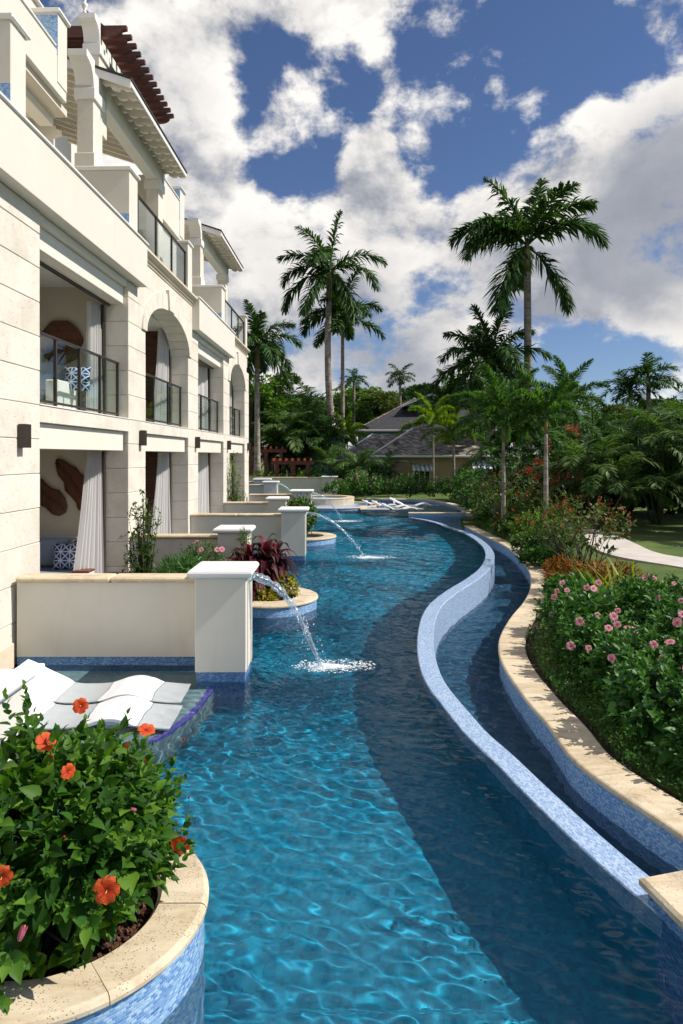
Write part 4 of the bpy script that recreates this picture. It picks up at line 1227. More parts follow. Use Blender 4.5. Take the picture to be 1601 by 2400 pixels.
L_ = dict(
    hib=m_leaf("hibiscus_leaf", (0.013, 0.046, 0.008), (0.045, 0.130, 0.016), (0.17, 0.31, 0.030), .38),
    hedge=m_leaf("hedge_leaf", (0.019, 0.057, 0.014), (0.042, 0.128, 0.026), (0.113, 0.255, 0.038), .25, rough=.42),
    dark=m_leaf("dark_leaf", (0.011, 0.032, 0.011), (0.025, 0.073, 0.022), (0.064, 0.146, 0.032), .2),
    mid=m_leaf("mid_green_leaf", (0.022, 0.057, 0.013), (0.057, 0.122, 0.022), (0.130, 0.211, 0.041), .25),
    bright=m_leaf("bright_green_leaf", (0.043, 0.100, 0.014), (0.100, 0.200, 0.025), (0.215, 0.343, 0.043), .35),
    olive=m_leaf("olive_leaf", (0.040, 0.055, 0.016), (0.078, 0.102, 0.028), (0.156, 0.172, 0.047), .25),
    yellow=m_leaf("yellow_variegated_leaf", (.05, .09, .01), (.35, .33, .02), (.62, .52, .04), .25, tcol=(1.1, 1.1, .5, 1)),
    croton=m_leaf("croton_leaf", (.03, .06, .01), (.20, .07, .01), (.55, .22, .012), .22, tcol=(1.2, .9, .5, 1)),
    cordy=m_leaf("burgundy_leaf", (.018, .010, .010), (.055, .012, .016), (.16, .020, .030), .25, tcol=(1.6, .6, .6, 1)),
    red=m_leaf("red_bloom", (.35, .02, .012), (.55, .035, .02), (.70, .08, .04), .35, tcol=(1.1, .7, .6, 1)),
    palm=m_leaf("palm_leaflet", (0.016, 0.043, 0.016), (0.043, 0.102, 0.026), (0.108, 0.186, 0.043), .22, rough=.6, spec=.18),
    fox=m_leaf("foxtail_leaflet", (0.027, 0.078, 0.019), (0.069, 0.156, 0.035), (0.156, 0.283, 0.058), .25, rough=.4),
    foxy=m_leaf("yellow_green_leaflet", (0.078, 0.156, 0.016), (0.156, 0.265, 0.023), (0.374, 0.437, 0.031), .3),
    areca=m_leaf("areca_leaflet", (0.029, 0.065, 0.018), (0.065, 0.130, 0.038), (0.176, 0.257, 0.070), .25),
    spike=m_leaf("yellow_green_blade", (.06, .10, .01), (.15, .21, .02), (.30, .34, .04), .35),
)
M['bark'] = simple("grey_brown_bark", (.16, .12, .085), .9, .25, 8, 40, .01)
M['stem'] = simple("green_brown_stem", (.06, .06, .03), .8, .2, 10, 60, .003)
def m_trunk():
    m, T, out = mat("palm_trunk")
    P_ = geo_pos(T); s = T.n('ShaderNodeSeparateXYZ'); T.link(P_, s.inputs[0])
    wob = T.noise(P_, 1.2, 3)
    rings = T.m('FRACT', T.m('ADD', T.m('MULTIPLY', s.outputs[2], 3.6), T.m('MULTIPLY', wob, .6)))
    n = T.noise(P_, 2.6, 6, .7)
    col = T.ramp(n, [(.3, (.12, .085, .06)), (.5, (.30, .25, .20)), (.7, (.46, .42, .37))])
    col = T.mix(T.m('MULTIPLY', T.sstep(rings, .80, .95), .55), col, (.10, .07, .05, 1))
    principled(T, out, col, .9, T.m('ADD', rings, n), .03, .6)
    return m
M['trunk'] = m_trunk()
M['crownshaft'] = simple("crownshaft_orange_green", (.22, .17, .045), .45, .35, 1.2, 30, .002)
M['crownbrown'] = simple("dry_sheath", (.30, .13, .05), .8, .3, 2, 30, .01)

# ---- palm fronds
_fr = {}
def frond(kind, ang, bend, nl, ll, seed, mt, plume=0.35, stiff=.5, width=.022):
    key = (kind, ang, seed)
    if key in _fr: return _fr[key]
    rs = np.random.RandomState(seed + int(ang * 7) % 97)
    n = 26
    t = np.linspace(0, 1, n); a = math.radians(ang) - math.radians(bend) * t ** 1.3
    ds = 1.0 / (n - 1)
    x = np.r_[0, np.cumsum(np.cos(a[:-1]) * ds)]; z = np.r_[0, np.cumsum(np.sin(a[:-1]) * ds)]
    side = rs.uniform(-.05, .05)
    R = np.stack([x, side * t ** 2, z], 1)
    V, Fc = [], []
    tv, tf = tube(R, [.014 * (1 - .85 * q) for q in t], 4, False)
    V += [tuple(v) for v in tv]
    for q in tf: Fc += [(q[0], q[1], q[2]), (q[0], q[2], q[3])]
    for k in range(nl):
        u = .13 + .86 * (k + rs.uniform(-.3, .3)) / nl
        i = min(n - 2, int(u * (n - 1))); fr = u * (n - 1) - i
        p = R[i] * (1 - fr) + R[i + 1] * fr
        T_ = unit(R[i + 1] - R[i]); upv = unit(np.array([-T_[2], 0, T_[0]]))
        prof = (math.sin(math.pi * min(1, u * .92 + .06))) ** .55
        for s in (1, -1):
            el = rs.normal(0.15, plume) ; fw = rs.uniform(.45, .75) + .5 * u
            d = np.array([0, s, 0]) * math.cos(el) + upv * math.sin(el) + T_ * fw
            d = unit(d)
            L = ll * prof * rs.uniform(.85, 1.1)
            g = np.array([0, 0, -1.0]) * stiff
            p1 = p + d * L * .5 + g * L * .10; p2 = p + d * L * .92 + g * L * .42
            w = unit(np.cross(d, upv * .7 + np.array([0, 0, .5]) + rs.normal(0, .25, 3))) * width * .5
            o = len(V)
            V += [tuple(p - w * .4), tuple(p + w * .4), tuple(p1 + w), tuple(p1 - w), tuple(p2)]
            Fc += [(o, o + 1, o + 2), (o, o + 2, o + 3), (o + 3, o + 2, o + 4)]
    me = fast_mesh(kind, V, Fc, mt)
    _fr[key] = me
    return me
def palm(name, base, top, rbase, rtop, L, specs, label, cat, mt, group=None, shaft=None, lean=None, fr=None, kind='frond', nl=46, ll=.30, plume=.35, stiff=.5, width=.02, seed=0, az0=0.0, trunk_m='trunk', bulge=0.0):
    """specs: list of (start angle in degrees, bend in degrees, count)"""
    r = tag(empty(name, base), label, cat, group)
    rs = np.random.RandomState(seed + 11)
    b = np.array([0, 0, 0.0]); tp = np.array(top) - np.array(base)
    n = 16; t = np.linspace(0, 1, n)
    off = np.array(lean if lean else (0, 0, 0.0))
    path = b + t[:, None] * tp + np.sin(math.pi * t)[:, None] * off
    rad = [rbase + (rtop - rbase) * q + (rbase * .35 * math.exp(-q * 14)) + bulge * math.exp(-((q - .55) / .25) ** 2) for q in t]
    part("trunk", tube(path, rad, 12), M[trunk_m], r, True)
    c = tp.copy()
    if shaft:
        h = shaft
        up = unit(path[-1] - path[-2])
        pts = [tp - up * .05, tp + up * h * .3, tp + up * h * .7, tp + up * h]
        part("crownshaft", tube(pts, [rtop * 1.05, rtop * 1.15, rtop * .8, rtop * .4], 10), M['crownshaft'], r, True)
        c = tp + up * h * .88
    i = 0
    az = az0
    for (ang, bend, cnt) in (specs if fr is None else [(a, b_, az_) for az_, a, b_ in fr]):
        for k in range(cnt if fr is None else 1):
            az = az + GA if fr is None else math.radians(cnt)
            me = frond(kind + "_" + name, ang, bend, nl, ll, k % 2, mt, plume, stiff, width)
            me.name = "frond"
            o = link("frond", me, r)
            o.location = tuple(c - np.array([0, 0, .02 * L * (i / 16)]))
            o.rotation_euler = (rs.uniform(-.12, .12), rs.uniform(-.08, .08), az + rs.uniform(-.15, .15))
            s = L * rs.uniform(.9, 1.08)
            o.scale = (s, s, s)
            i += 1
    return r
def base_at(px, py, z=-.15):
    x, y = atz(px, py, z); return (x, y, z)
def top_at(px, py, Y): return atd(px, py, Y)
ROYAL = [(84, 35, 2), (66, 75, 3), (45, 95, 4), (18, 85, 4), (-12, 60, 3)]
def royal(basepx, shaftpx, L, label, rb, rt, sh, Y=None, lean=None, seed=0, z=0.0, specs=None, az0=0.0, ll=.27, nl=84, fr=None):
    b = base_at(basepx[0], basepx[1], z) if Y is None else None
    if Y is not None: x, y_, z_ = atd(basepx[0], basepx[1], Y); b = (x, Y, z_)
    t = top_at(shaftpx[0], shaftpx[1], b[1])
    return palm("royal_palm", b, t, rb, rt, L, specs or ROYAL, label, "palm tree", L_['palm'], "tall royal palms", shaft=sh, lean=lean, fr=fr, kind='royal', nl=nl, ll=ll, plume=.5, stiff=.8, width=.030, seed=seed, az0=az0)
S = 1.0211
royal((799, 1139), (771, 705), 5.4, "tall royal palm left of centre with leaning trunk and full drooping crown", .34, .24, 2.8, lean=(-.5, 0, 0), seed=1, fr=[(0, 88, 14), (200, 74, 60), (8, 44, 92), (-14, 27, 115), (172, 48, 80), (190, 25, 110), (178, -2, 88), (225, -28, 58), (318, -30, 58), (100, 45, 95), (262, 40, 100), (80, 10, 90)])
royal((803, 1125), (803, 778), 4.6, "thin royal palm right behind the leaning one, crown half as high up", .22, .15, 1.5, Y=62, seed=2, specs=[(80, 40, 2), (50, 90, 3), (25, 90, 4), (-5, 60, 3)], az0=1.0)
royal((1239, 1148), (1236, 636), 6.7, "tallest royal palm on the right with straight ringed trunk and few wide fronds", .33, .27, 2.3, seed=3, fr=[(35, 82, 28), (160, 80, 34), (175, 38, 90), (195, 16, 88), (5, 44, 108), (-22, 36, 112), (212, -42, 40), (338, -46, 38), (100, 60, 75), (292, 62, 70), (88, 20, 95), (130, 52, 85), (215, 45, 95), (340, 60, 90)], ll=.29, nl=100)
royal((1150, 1125), (1150, 895), 5.0, "bushy royal palm directly left of the tallest palm's trunk, lower crown", .30, .24, 1.6, Y=52, seed=4, specs=[(82, 30, 2), (62, 70, 4), (40, 90, 5), (15, 85, 5), (-15, 50, 4)], az0=.8)
royal((603, 1110), (603, 862), 3.4, "dark royal palm just right of the building's far corner", .2, .16, 1.6, Y=44, seed=5, specs=[(80, 30, 1), (60, 80, 3), (35, 100, 5), (5, 90, 4), (-30, 50, 3)], az0=1.7)
# far small palm heads over the trees
for i, (px, py, h, lab) in enumerate([(830, 893, 0, "small far palm head over the trees right of the leaning trunk"), (938, 884, 0, "small far palm head over the trees above the dark roof"), (1520, 885, 0, "small palm head standing out against the sky at the right edge"), (1478, 915, 0, "orange-green palm head below the one against the sky")]):
    Y = 72 if i < 2 else 40
    t = top_at(px, py, Y)
    palm("palm", (t[0], Y, 0), t, .15, .12, 1.9 if i < 2 else 2.0, [(70, 60, 2), (45, 90, 4), (15, 80, 4), (-10, 50, 2)], lab, "palm tree", L_['palm'] if i < 3 else L_['areca'], "small palms on the skyline", kind='small', nl=44, ll=.34, width=.04, seed=40 + i, az0=i)

# foxtail palms along the garden
def foxtail(px, pyb, pyc, L, label, mt='fox', z=-.1, lean=None, seed=0, cnt=(2, 3, 4, 2), rb=.09):
    b = base_at(px, pyb, z); t = top_at(px + (0 if not lean else lean * 30), pyc, b[1])
    return palm("foxtail_palm", b, t, rb, rb * .6, L, [(80, 50, cnt[0]), (58, 85, cnt[1]), (36, 100, cnt[2]), (8, 70, cnt[3])], label, "palm tree", L_[mt], "slim foxtail palms along the pool garden", shaft=L * .28, lean=(0, 0, 0), kind='fox' + mt, nl=150, ll=.17, plume=1.3, stiff=.25, width=.024, seed=seed, az0=seed * .7)
cx6 = lambda x, y: c6(x, y)
x, y = c6(729, 1185); foxtail(x, y, c6(735, 560)[1], 2.1, "slim foxtail palm nearest the jatropha bush, pinkish grey trunk in front of the path", seed=1, rb=.10)
x, y = c6(470, 1160); foxtail(x, y, c6(470, 610)[1], 2.3, "slim foxtail palm left of the nearest one, yellowish trunk over the shrub bank", seed=2, cnt=(3, 4, 5, 3))
x, y = c6(440, 980); foxtail(x, y, c6(430, 560)[1], 3.2, "foxtail palm behind the shrub bank with its head in the tangle of fronds", seed=3, cnt=(3, 5, 6, 3))
x, y = c5(1420, 925); foxtail(x, y, c5(1420, 640)[1], 2.8, "foxtail palm with dark trunk in front of the tan house wall", seed=4, mt='foxy', rb=.14)
x, y = c5(1400, 900); foxtail(x, y, c5(1400, 480)[1], 4.2, "larger foxtail palm whose feathery head rises over the tan house roof", seed=5, cnt=(4, 5, 4, 2), rb=.12)
x, y = c5(1295, 945); foxtail(x, y, c5(1300, 560)[1], 2.6, "foxtail palm with thin pale trunk before the striped awning", seed=6, mt='foxy', rb=.09)
x, y = c5(300, 850); foxtail(x, y, c5(297, 650)[1], 2.6, "small foxtail palm in front of the red-brown pergola, left", seed=7, mt='fox', cnt=(2, 3, 3, 1))
x, y = c5(362, 850); foxtail(x, y, c5(362, 680)[1], 2.8, "small yellowing foxtail palm in front of the red-brown pergola, right", seed=8, mt='foxy', cnt=(2, 3, 3, 1))
x, y = c5(768, 900); foxtail(x, y, c5(768, 640)[1], 2.6, "small foxtail palm just right of the leaning royal palm's trunk", seed=9, mt='foxy', cnt=(2, 3, 4, 2))
x, y = c6(640, 1010); foxtail(x, y, c6(640, 640)[1], 2.6, "foxtail palm in front of the tallest palm's foot", seed=10, cnt=(2, 3, 4, 2))
x, y = c6(860, 1000); foxtail(x, y, c6(880, 470)[1], 2.9, "foxtail palm right of the nearest one with its head against the sky", seed=11, cnt=(3, 4, 4, 2))
# pygmy date palms by the tan house
for i, (p, q, lab) in enumerate([(c5(1120, 905), c5(1065, 770), "low bushy palm with bent dark trunk left of the tan house window"), (c5(1165, 880), c5(1150, 790), "low bushy palm with upright trunk beside the tan house window"), (c5(1255, 880), c5(1250, 810), "low bushy palm right of the tan house window")]):
    b = base_at(p[0], p[1], 0.0); t = top_at(q[0], q[1], b[1])
    palm("date_palm", b, t, .17, .22, 2.4 if i < 2 else 1.8, [(78, 50, 4), (50, 80, 6), (25, 85, 7), (0, 60, 5)], lab, "palm tree", L_['fox'], "bushy low palms by the tan house", kind='date', nl=44, ll=.24, plume=.4, stiff=.3, width=.02, seed=60 + i, az0=i)

# areca / coconut clumps: several leaning stems sharing one root
def clump(name, x, y, z, L, nst, h, label, mt='areca', seed=0, specs=((70, 70, 3), (40, 90, 3), (5, 70, 2)), spread=.8, group="palm clumps of the dark garden edge", nl=34, ll=.30, width=.028):
    r = tag(empty(name, (x, y, z)), label, "palm clump", group)
    rs = np.random.RandomState(seed)
    for k in range(nst):
        a = rs.uniform(0, 6.28); q = rs.uniform(.2, 1) * spread
        hh = h * rs.uniform(.45, 1.0)
        tp = np.array([math.cos(a) * q * 1.3, math.sin(a) * q * 1.3, hh])
        b = np.array([math.cos(a) * q * .4, math.sin(a) * q * .4, 0])
        part("stem", tube([b, (b + tp) / 2 + np.array([0, 0, .05]), tp], [.05, .04, .035], 6), M['stem'], r, True)
        az = rs.uniform(0, 6.28)
        for (ang, bend, cnt) in specs:
            for j in range(cnt):
                az += GA
                me = frond('areca' + mt, ang, bend, nl, ll, (k + j) % 2, L_[mt], .22, .6, width)
                me.name = "frond"
                o = link("frond", me, r); o.location = tuple(tp); o.rotation_euler = (rs.uniform(-.1, .1), rs.uniform(-.1, .1), az); s = L * rs.uniform(.75, 1.1); o.scale = (s, s, s)
    return r
CL = [  # x, y, L, n stems, h, material
    (9.5, 25.5, 2.3, 5, 2.6, 'areca', "areca palm clump at the right edge behind the lawn, nearest one"),
    (12.5, 27.0, 2.4, 5, 3.2, 'areca', "areca palm clump on the far side of the lawn, right of the red blossoms"),
    (12.0, 31.0, 2.6, 5, 3.6, 'palm', "dark palm clump behind the lawn, second from the right edge"),
    (16.0, 32.0, 2.8, 5, 3.8, 'areca', "tall areca clump at the right edge of the picture"),
    (9.8, 32.5, 2.5, 5, 3.0, 'palm', "dark palm clump behind the jatropha bush"),
    (11.5, 37.0, 2.8, 5, 4.2, 'areca', "palm clump below the blue patch of sky"),
    (15.0, 39.0, 3.0, 5, 4.6, 'palm', "dark palm clump left of the skyline palm"),
    (19.5, 39.0, 3.0, 5, 4.8, 'areca', "palm clump right below the skyline palm"),
    (8.6, 37.5, 2.6, 4, 3.4, 'fox', "green palm clump behind the foxtail palm's trunk"),
    (13.8, 23.5, 2.5, 4, 2.4, 'palm', "palm clump cut off by the right edge beside the lawn"),
]
for i, (x, y, L, n, h, mt, lab) in enumerate(CL): clump("areca_palm", x, y, -.1, L, n, h, lab, mt, 100 + i)
# big fan of coconut fronds entering from the right
b = base_at(1640, 1225, -.1)
palm("coconut_palm", (b[0] + .4, b[1], -.1), (b[0] + .2, b[1], 3.2), .16, .12, 3.4, [(75, 60, 3), (48, 75, 5), (20, 85, 5), (-10, 50, 3)], "young coconut palm at the right edge with long combed fronds", "palm tree", L_['palm'], kind='coco', nl=60, ll=.34, plume=.15, stiff=.85, width=.02, seed=77, az0=2.9)
# left background clumps behind the far walls
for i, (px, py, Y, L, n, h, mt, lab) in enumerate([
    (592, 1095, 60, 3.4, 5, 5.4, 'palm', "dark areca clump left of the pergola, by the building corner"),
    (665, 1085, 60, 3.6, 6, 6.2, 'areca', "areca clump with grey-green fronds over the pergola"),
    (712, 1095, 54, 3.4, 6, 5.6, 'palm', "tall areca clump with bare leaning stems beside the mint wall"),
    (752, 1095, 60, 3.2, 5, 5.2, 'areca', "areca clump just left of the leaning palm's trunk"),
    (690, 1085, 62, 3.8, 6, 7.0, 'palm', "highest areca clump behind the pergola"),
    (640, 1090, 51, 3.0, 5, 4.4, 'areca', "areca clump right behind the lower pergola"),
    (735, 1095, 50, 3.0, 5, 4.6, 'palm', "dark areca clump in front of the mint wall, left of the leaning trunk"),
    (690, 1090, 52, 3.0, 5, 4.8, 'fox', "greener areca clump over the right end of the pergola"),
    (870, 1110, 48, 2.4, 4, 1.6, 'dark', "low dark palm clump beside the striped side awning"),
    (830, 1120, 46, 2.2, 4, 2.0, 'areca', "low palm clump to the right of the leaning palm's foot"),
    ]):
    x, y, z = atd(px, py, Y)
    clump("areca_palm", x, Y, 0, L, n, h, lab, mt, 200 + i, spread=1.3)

# ---- broadleaf trees beyond
_tr = {}
def tree(x, y, h, rad, label, mt='mid', seed=0, n=5200, ls=.34, gap=.0):
    r = tag(empty("broadleaf_tree", (x, y, 0), 0, label, "tree", "broadleaf trees behind the houses"))if False else tag(empty("broadleaf_tree", (x, y, 0)), label, "tree", "broadleaf trees behind the houses")
    rs = np.random.RandomState(seed)
    part("trunk", tube([(0, 0, 0), (.1, 0, h * .25), (0, .1, h * .5), (.1, 0, h * .7)], [.3, .22, .16, .08], 8), M['bark'], r, True)
    P_, D_, N_ = [], [], []
    nb = 26
    for k in range(nb):
        a = rs.uniform(0, 6.28); q = rs.uniform(.1, 1) ** .6; zz = h * (.42 + .50 * rs.uniform(0, 1) * (1 - .35 * q))
        c = np.array([math.cos(a) * q * rad * .78, math.sin(a) * q * rad * .78, zz])
        rr_b = rad * rs.uniform(.22, .40)
        if k < 9: part("limb", tube([(0, 0, h * .35), tuple(c * np.array([.5, .5, .75])), tuple(c)], [.12, .08, .03], 5), M['bark'], r, True)
        m_ = n // nb
        p, d = shell_points(rs, m_, (rr_b, rr_b, rr_b * .62), up=.35, inner=.35)
        P_.append(p + c); D_.append(d + rs.normal(0, .5, (m_, 3))); N_.append(d * .4 + np.array([0, 0, .9]) + rs.normal(0, .35, (m_, 3)))
    P_ = np.concatenate(P_); D_ = np.concatenate(D_); N_ = np.concatenate(N_)
    S_ = rs.uniform(.6, 1.2, len(P_)) * ls
    o = link("crown", leaves_mesh("crown", P_, D_, N_, S_, 'clump', L_[mt]), r); o['kind'] = 'stuff'
    return r
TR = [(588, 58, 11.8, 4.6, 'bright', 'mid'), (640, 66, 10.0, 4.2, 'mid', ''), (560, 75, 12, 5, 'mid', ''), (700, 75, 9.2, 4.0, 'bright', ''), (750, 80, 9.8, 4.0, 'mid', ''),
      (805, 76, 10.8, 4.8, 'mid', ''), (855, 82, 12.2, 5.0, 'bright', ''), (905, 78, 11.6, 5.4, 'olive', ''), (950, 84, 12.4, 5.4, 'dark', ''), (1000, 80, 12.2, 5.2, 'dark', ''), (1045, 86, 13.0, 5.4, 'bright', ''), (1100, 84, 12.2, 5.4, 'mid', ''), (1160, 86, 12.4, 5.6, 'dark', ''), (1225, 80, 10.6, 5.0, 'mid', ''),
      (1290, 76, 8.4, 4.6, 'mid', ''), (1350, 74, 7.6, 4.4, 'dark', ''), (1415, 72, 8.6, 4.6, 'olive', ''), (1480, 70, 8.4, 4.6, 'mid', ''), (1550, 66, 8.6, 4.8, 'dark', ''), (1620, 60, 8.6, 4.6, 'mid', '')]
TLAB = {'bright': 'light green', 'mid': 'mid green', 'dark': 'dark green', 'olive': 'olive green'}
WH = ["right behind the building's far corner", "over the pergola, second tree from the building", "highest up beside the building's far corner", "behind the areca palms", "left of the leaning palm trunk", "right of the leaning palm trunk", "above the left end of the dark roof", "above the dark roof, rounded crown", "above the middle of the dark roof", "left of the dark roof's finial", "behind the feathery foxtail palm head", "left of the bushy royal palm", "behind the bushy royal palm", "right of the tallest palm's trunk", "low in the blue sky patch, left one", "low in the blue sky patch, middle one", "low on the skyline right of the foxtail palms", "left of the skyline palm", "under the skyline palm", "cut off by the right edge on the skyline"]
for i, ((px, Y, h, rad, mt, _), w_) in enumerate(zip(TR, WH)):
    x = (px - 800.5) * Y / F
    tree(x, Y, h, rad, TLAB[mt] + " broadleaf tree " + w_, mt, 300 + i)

# ---- shrubs
def shrub(name, loc, r, label, cat="shrub", mt='hedge', tpl='hib', nshoot=60, nper=8, L=.22, ls=.09, group=None, seed=0, fl=None, nfl=0, zc=.45, inner_n=400, stems=6, nleafparts=0, up=.15, amp=.2, droop=.3):
    """loc is the foot; r=(rx, ry, h)"""
    o = tag(empty(name, loc), label, cat, group)
    rs = np.random.RandomState(seed)
    c = np.array([0, 0, r[2] * zc]); rr_ = np.array([r[0], r[1], r[2] * (1 - zc)])
    P_, d = shell_points(rs, nshoot, (1, 1, 1), up=up + .2, inner=.8)
    lf = lumpy(rs, d, amp)
    spike = 1 + .28 * rs.rand(len(P_)) ** 5; tips = P_ * rr_ * (lf * spike)[:, None]; lo = tips[:, 2] < 0; tips[lo, 2] *= zc / (1 - zc) * .95
    tips = tips + c
    axes = unit(d * np.array([.8, .8, .7]) + np.array([0, 0, .55]) + rs.normal(0, .2, d.shape))
    P1, D1, N1, S1 = shoot_leaves(rs, tips, axes, nper, L, ls, droop=droop)
    if inner_n:
        Pi, di = shell_points(rs, inner_n, (1, 1, 1), up=.6, inner=.25)
        Pi = Pi * rr_ * .86; lo = Pi[:, 2] < 0; Pi[lo, 2] *= zc / (1 - zc) * .9
        P1 = np.r_[P1, Pi + c]; D1 = np.r_[D1, di + rs.normal(0, .6, di.shape)]; N1 = np.r_[N1, np.array([0, 0, 1]) + rs.normal(0, .5, di.shape)]; S1 = np.r_[S1, rs.uniform(.8, 1.25, inner_n) * ls]
    keep = P1[:, 2] > .01
    P1, D1, N1, S1 = P1[keep], D1[keep], N1[keep], S1[keep]
    if nleafparts:
        V0 = np.array([0, 0, EYE]) - np.array(loc)
        vd = unit(V0 - (P1)); near = np.linalg.norm((P1 - c) / rr_, axis=1) + .35 * np.sum(unit(P1 - c) * vd, axis=1)
        idx = np.argsort(-near)[:nleafparts]
        tv, tf = TPL[tpl]
        lm = mesh("leaf", tv, tf, L_[mt], True)
        R = basis(D1[idx], N1[idx])
        for k, j in enumerate(idx):
            q = link("leaf", lm, o)
            mtx = Matrix([[*(R[k][a] * S1[j]), P1[j][a]] for a in range(3)] + [[0, 0, 0, 1]])
            q.matrix_local = mtx
        msk = np.ones(len(P1), bool); msk[idx] = False
        P1, D1, N1, S1 = P1[msk], D1[msk], N1[msk], S1[msk]
    f_ = link("foliage", leaves_mesh("foliage", P1, D1, N1, S1, tpl, L_[mt]), o); f_['kind'] = 'stuff'
    for k in range(stems):
        t = tips[rs.randint(len(tips))] * np.array([.85, .85, .85])
        a = rs.uniform(0, 6.28); q = rs.uniform(0, .3) * min(r[0], r[1])
        b = np.array([math.cos(a) * q, math.sin(a) * q, 0])
        part("stem", tube([b, b * .4 + t * .5 + np.array([0, 0, .05]), t], [.014, .010, .005], 5), M['stem'], o, True)
    if fl:
        for k in range(nfl * 3):
            j = rs.randint(len(tips))
            if tips[j][2] < r[2] * rs.uniform(.3, .75): continue
            vd = unit(np.array([0, 0, EYE]) - np.array(loc) - tips[j])
            if np.dot(unit(tips[j] - c), vd) < .1: continue
            put_flower(o, tips[j] + axes[j] * .03, unit(axes[j] * .5 + vd * .6 + rs.normal(0, .25, 3)), fl, rs)
    return o

# flowers
def hib_flower_mesh(name, mt, mc, closed=False):
    V, Fc = [], []
    for k in range(5):
        a0 = k * 2 * math.pi / 5
        nu, nv = 7, 5
        o = len(V)
        for i in range(nu):
            r_ = .06 + .94 * i / (nu - 1)
            for j in range(nv):
                s = j / (nv - 1) * 2 - 1
                w = .44 * math.sin(math.pi * min(.86, r_ * .80)) ** .8
                lx_, ly_ = r_, s * w * 1.15
                z_ = .42 * r_ ** 1.2 - .34 * r_ ** 3.2 + .07 * math.sin(s * 9 + k) * r_ ** 2 + .05 * s
                if closed: z_ = 1.25 * r_; lx_ = .16 + .10 * math.sin(r_ * 3); ly_ = s * .22 * (1.1 - .6 * r_)
                V.append((lx_ * math.cos(a0) - ly_ * math.sin(a0), lx_ * math.sin(a0) + ly_ * math.cos(a0), z_))
        for i in range(nu - 1):
            for j in range(nv - 1):
                p = o + i * nv + j; Fc.append((p, p + nv, p + nv + 1, p + 1))
    return fast_mesh(name, V, Fc, mt, True), tube([(0, 0, 0), (.05, 0, .35), (.02, .04, .75)], [.035, .03, .05], 6)
def m_petal(name, c0, c1_, cc):
    m, T, out = mat(name)
    P_ = objco(T); r_ = T.v('LENGTH', T.v('MULTIPLY', P_, (1, 1, .2)))
    col = T.ramp(r_, [(0.08, cc), (0.3, c0), (.9, c1_)])
    n = T.noise(P_, 9, 3)
    p = principled(T, None, col, .55, n, .01, .5)
    tr = T.n('ShaderNodeBsdfTranslucent'); T.link(col, tr.inputs[0])
    mx = T.n('ShaderNodeMixShader'); mx.inputs[0].default_value = .4
    T.link(p.outputs[0], mx.inputs[1]); T.link(tr.outputs[0], mx.inputs[2]); T.link(mx.outputs[0], out.inputs[0])
    return m
PM = dict(orange=m_petal("orange_petal", (.70, .055, .008), (.82, .13, .02), (.40, .01, .01)), pink=m_petal("pink_petal", (.72, .22, .30), (.80, .38, .44), (.40, .01, .05)), redf=m_petal("red_petal", (.60, .03, .02), (.65, .06, .03), (.3, .01, .01)))
FM = {}
for k_, m_ in PM.items():
    FM[k_] = hib_flower_mesh("flower", m_, None); FM[k_ + '_bud'] = hib_flower_mesh("bud", m_, None, True)
M['stamen'] = simple("yellow_stamen", (.7, .45, .10), .6)
_st = {}
def put_flower(parent, p, n, kind, rs, size=None, name="flower"):
    me, st_ = FM[kind]
    o = link(name, me, parent)
    q = Vector(n).to_track_quat('Z', 'Y')
    o.rotation_mode = 'QUATERNION'; o.rotation_quaternion = q
    o.location = tuple(p); s = size or .050 * rs.uniform(.8, 1.15); o.scale = (s, s, s)
    if 'st' not in _st: _st['st'] = mesh("stamen", st_[0], st_[1], M['stamen'], True)
    link("stamen", _st['st'], o)
    return o

# near hibiscus in the round planter
HB = (-1.50, 3.45, .22)
hb = shrub("hibiscus_bush", HB, (.70, .64, .99), "big green hibiscus bush with orange flowers in the round planter in front", "shrub", 'hib', 'hib', nshoot=360, nper=10, L=.24, ls=.088, seed=5, inner_n=2300, stems=22, nleafparts=300, zc=.50, up=.62, amp=.30, droop=.4)
rs = np.random.RandomState(9)
for (fx, fy, Y, sz, kd, nm, nrm) in [(478, 390, 3.75, .075, 'orange', "flower", (.2, -.9, .3)), (270, 605, 3.3, .085, 'orange', "flower", (.5, -.5, .6)), (868, 535, 3.5, .080, 'orange', "flower", (.3, -.3, .9)), (748, 635, 3.35, .045, 'orange_bud', "bud", (.4, -.5, .7)), (402, 778, 3.1, .062, 'orange', "flower", (.7, -.6, .1)), (1070, 1210, 3.45, .095, 'orange', "flower", (-.2, -1, -.2)), (632, 1480, 2.95, .100, 'orange', "flower", (.2, -.95, .2)), (150, 1690, 2.85, .085, 'pink_bud', "bud", (-.35, -.2, -1)), (10, 1400, 2.9, .08, 'orange', "flower", (.3, -.9, .1)), (775, 1000, 3.05, .04, 'pink_bud', "bud", (.95, -.2, -.1)), (385, 1170, 2.95, .03, 'orange_bud', "bud", (0, -.7, .7)), (1115, 940, 3.55, .03, 'orange_bud', "bud", (.5, -.3, .7)), (860, 725, 3.4, .03, 'redf_bud', "bud", (.2, -.3, .9)), (310, 700, 3.2, .03, 'redf_bud', "bud", (0, -.3, .9)), (1085, 600, 3.6, .03, 'redf_bud', "bud", (.2, -.2, .9))]:
    wx = atd(*c4(fx, fy), Y)
    put_flower(hb, np.array(wx) - np.array(HB), nrm, kd, rs, sz * .56, nm)

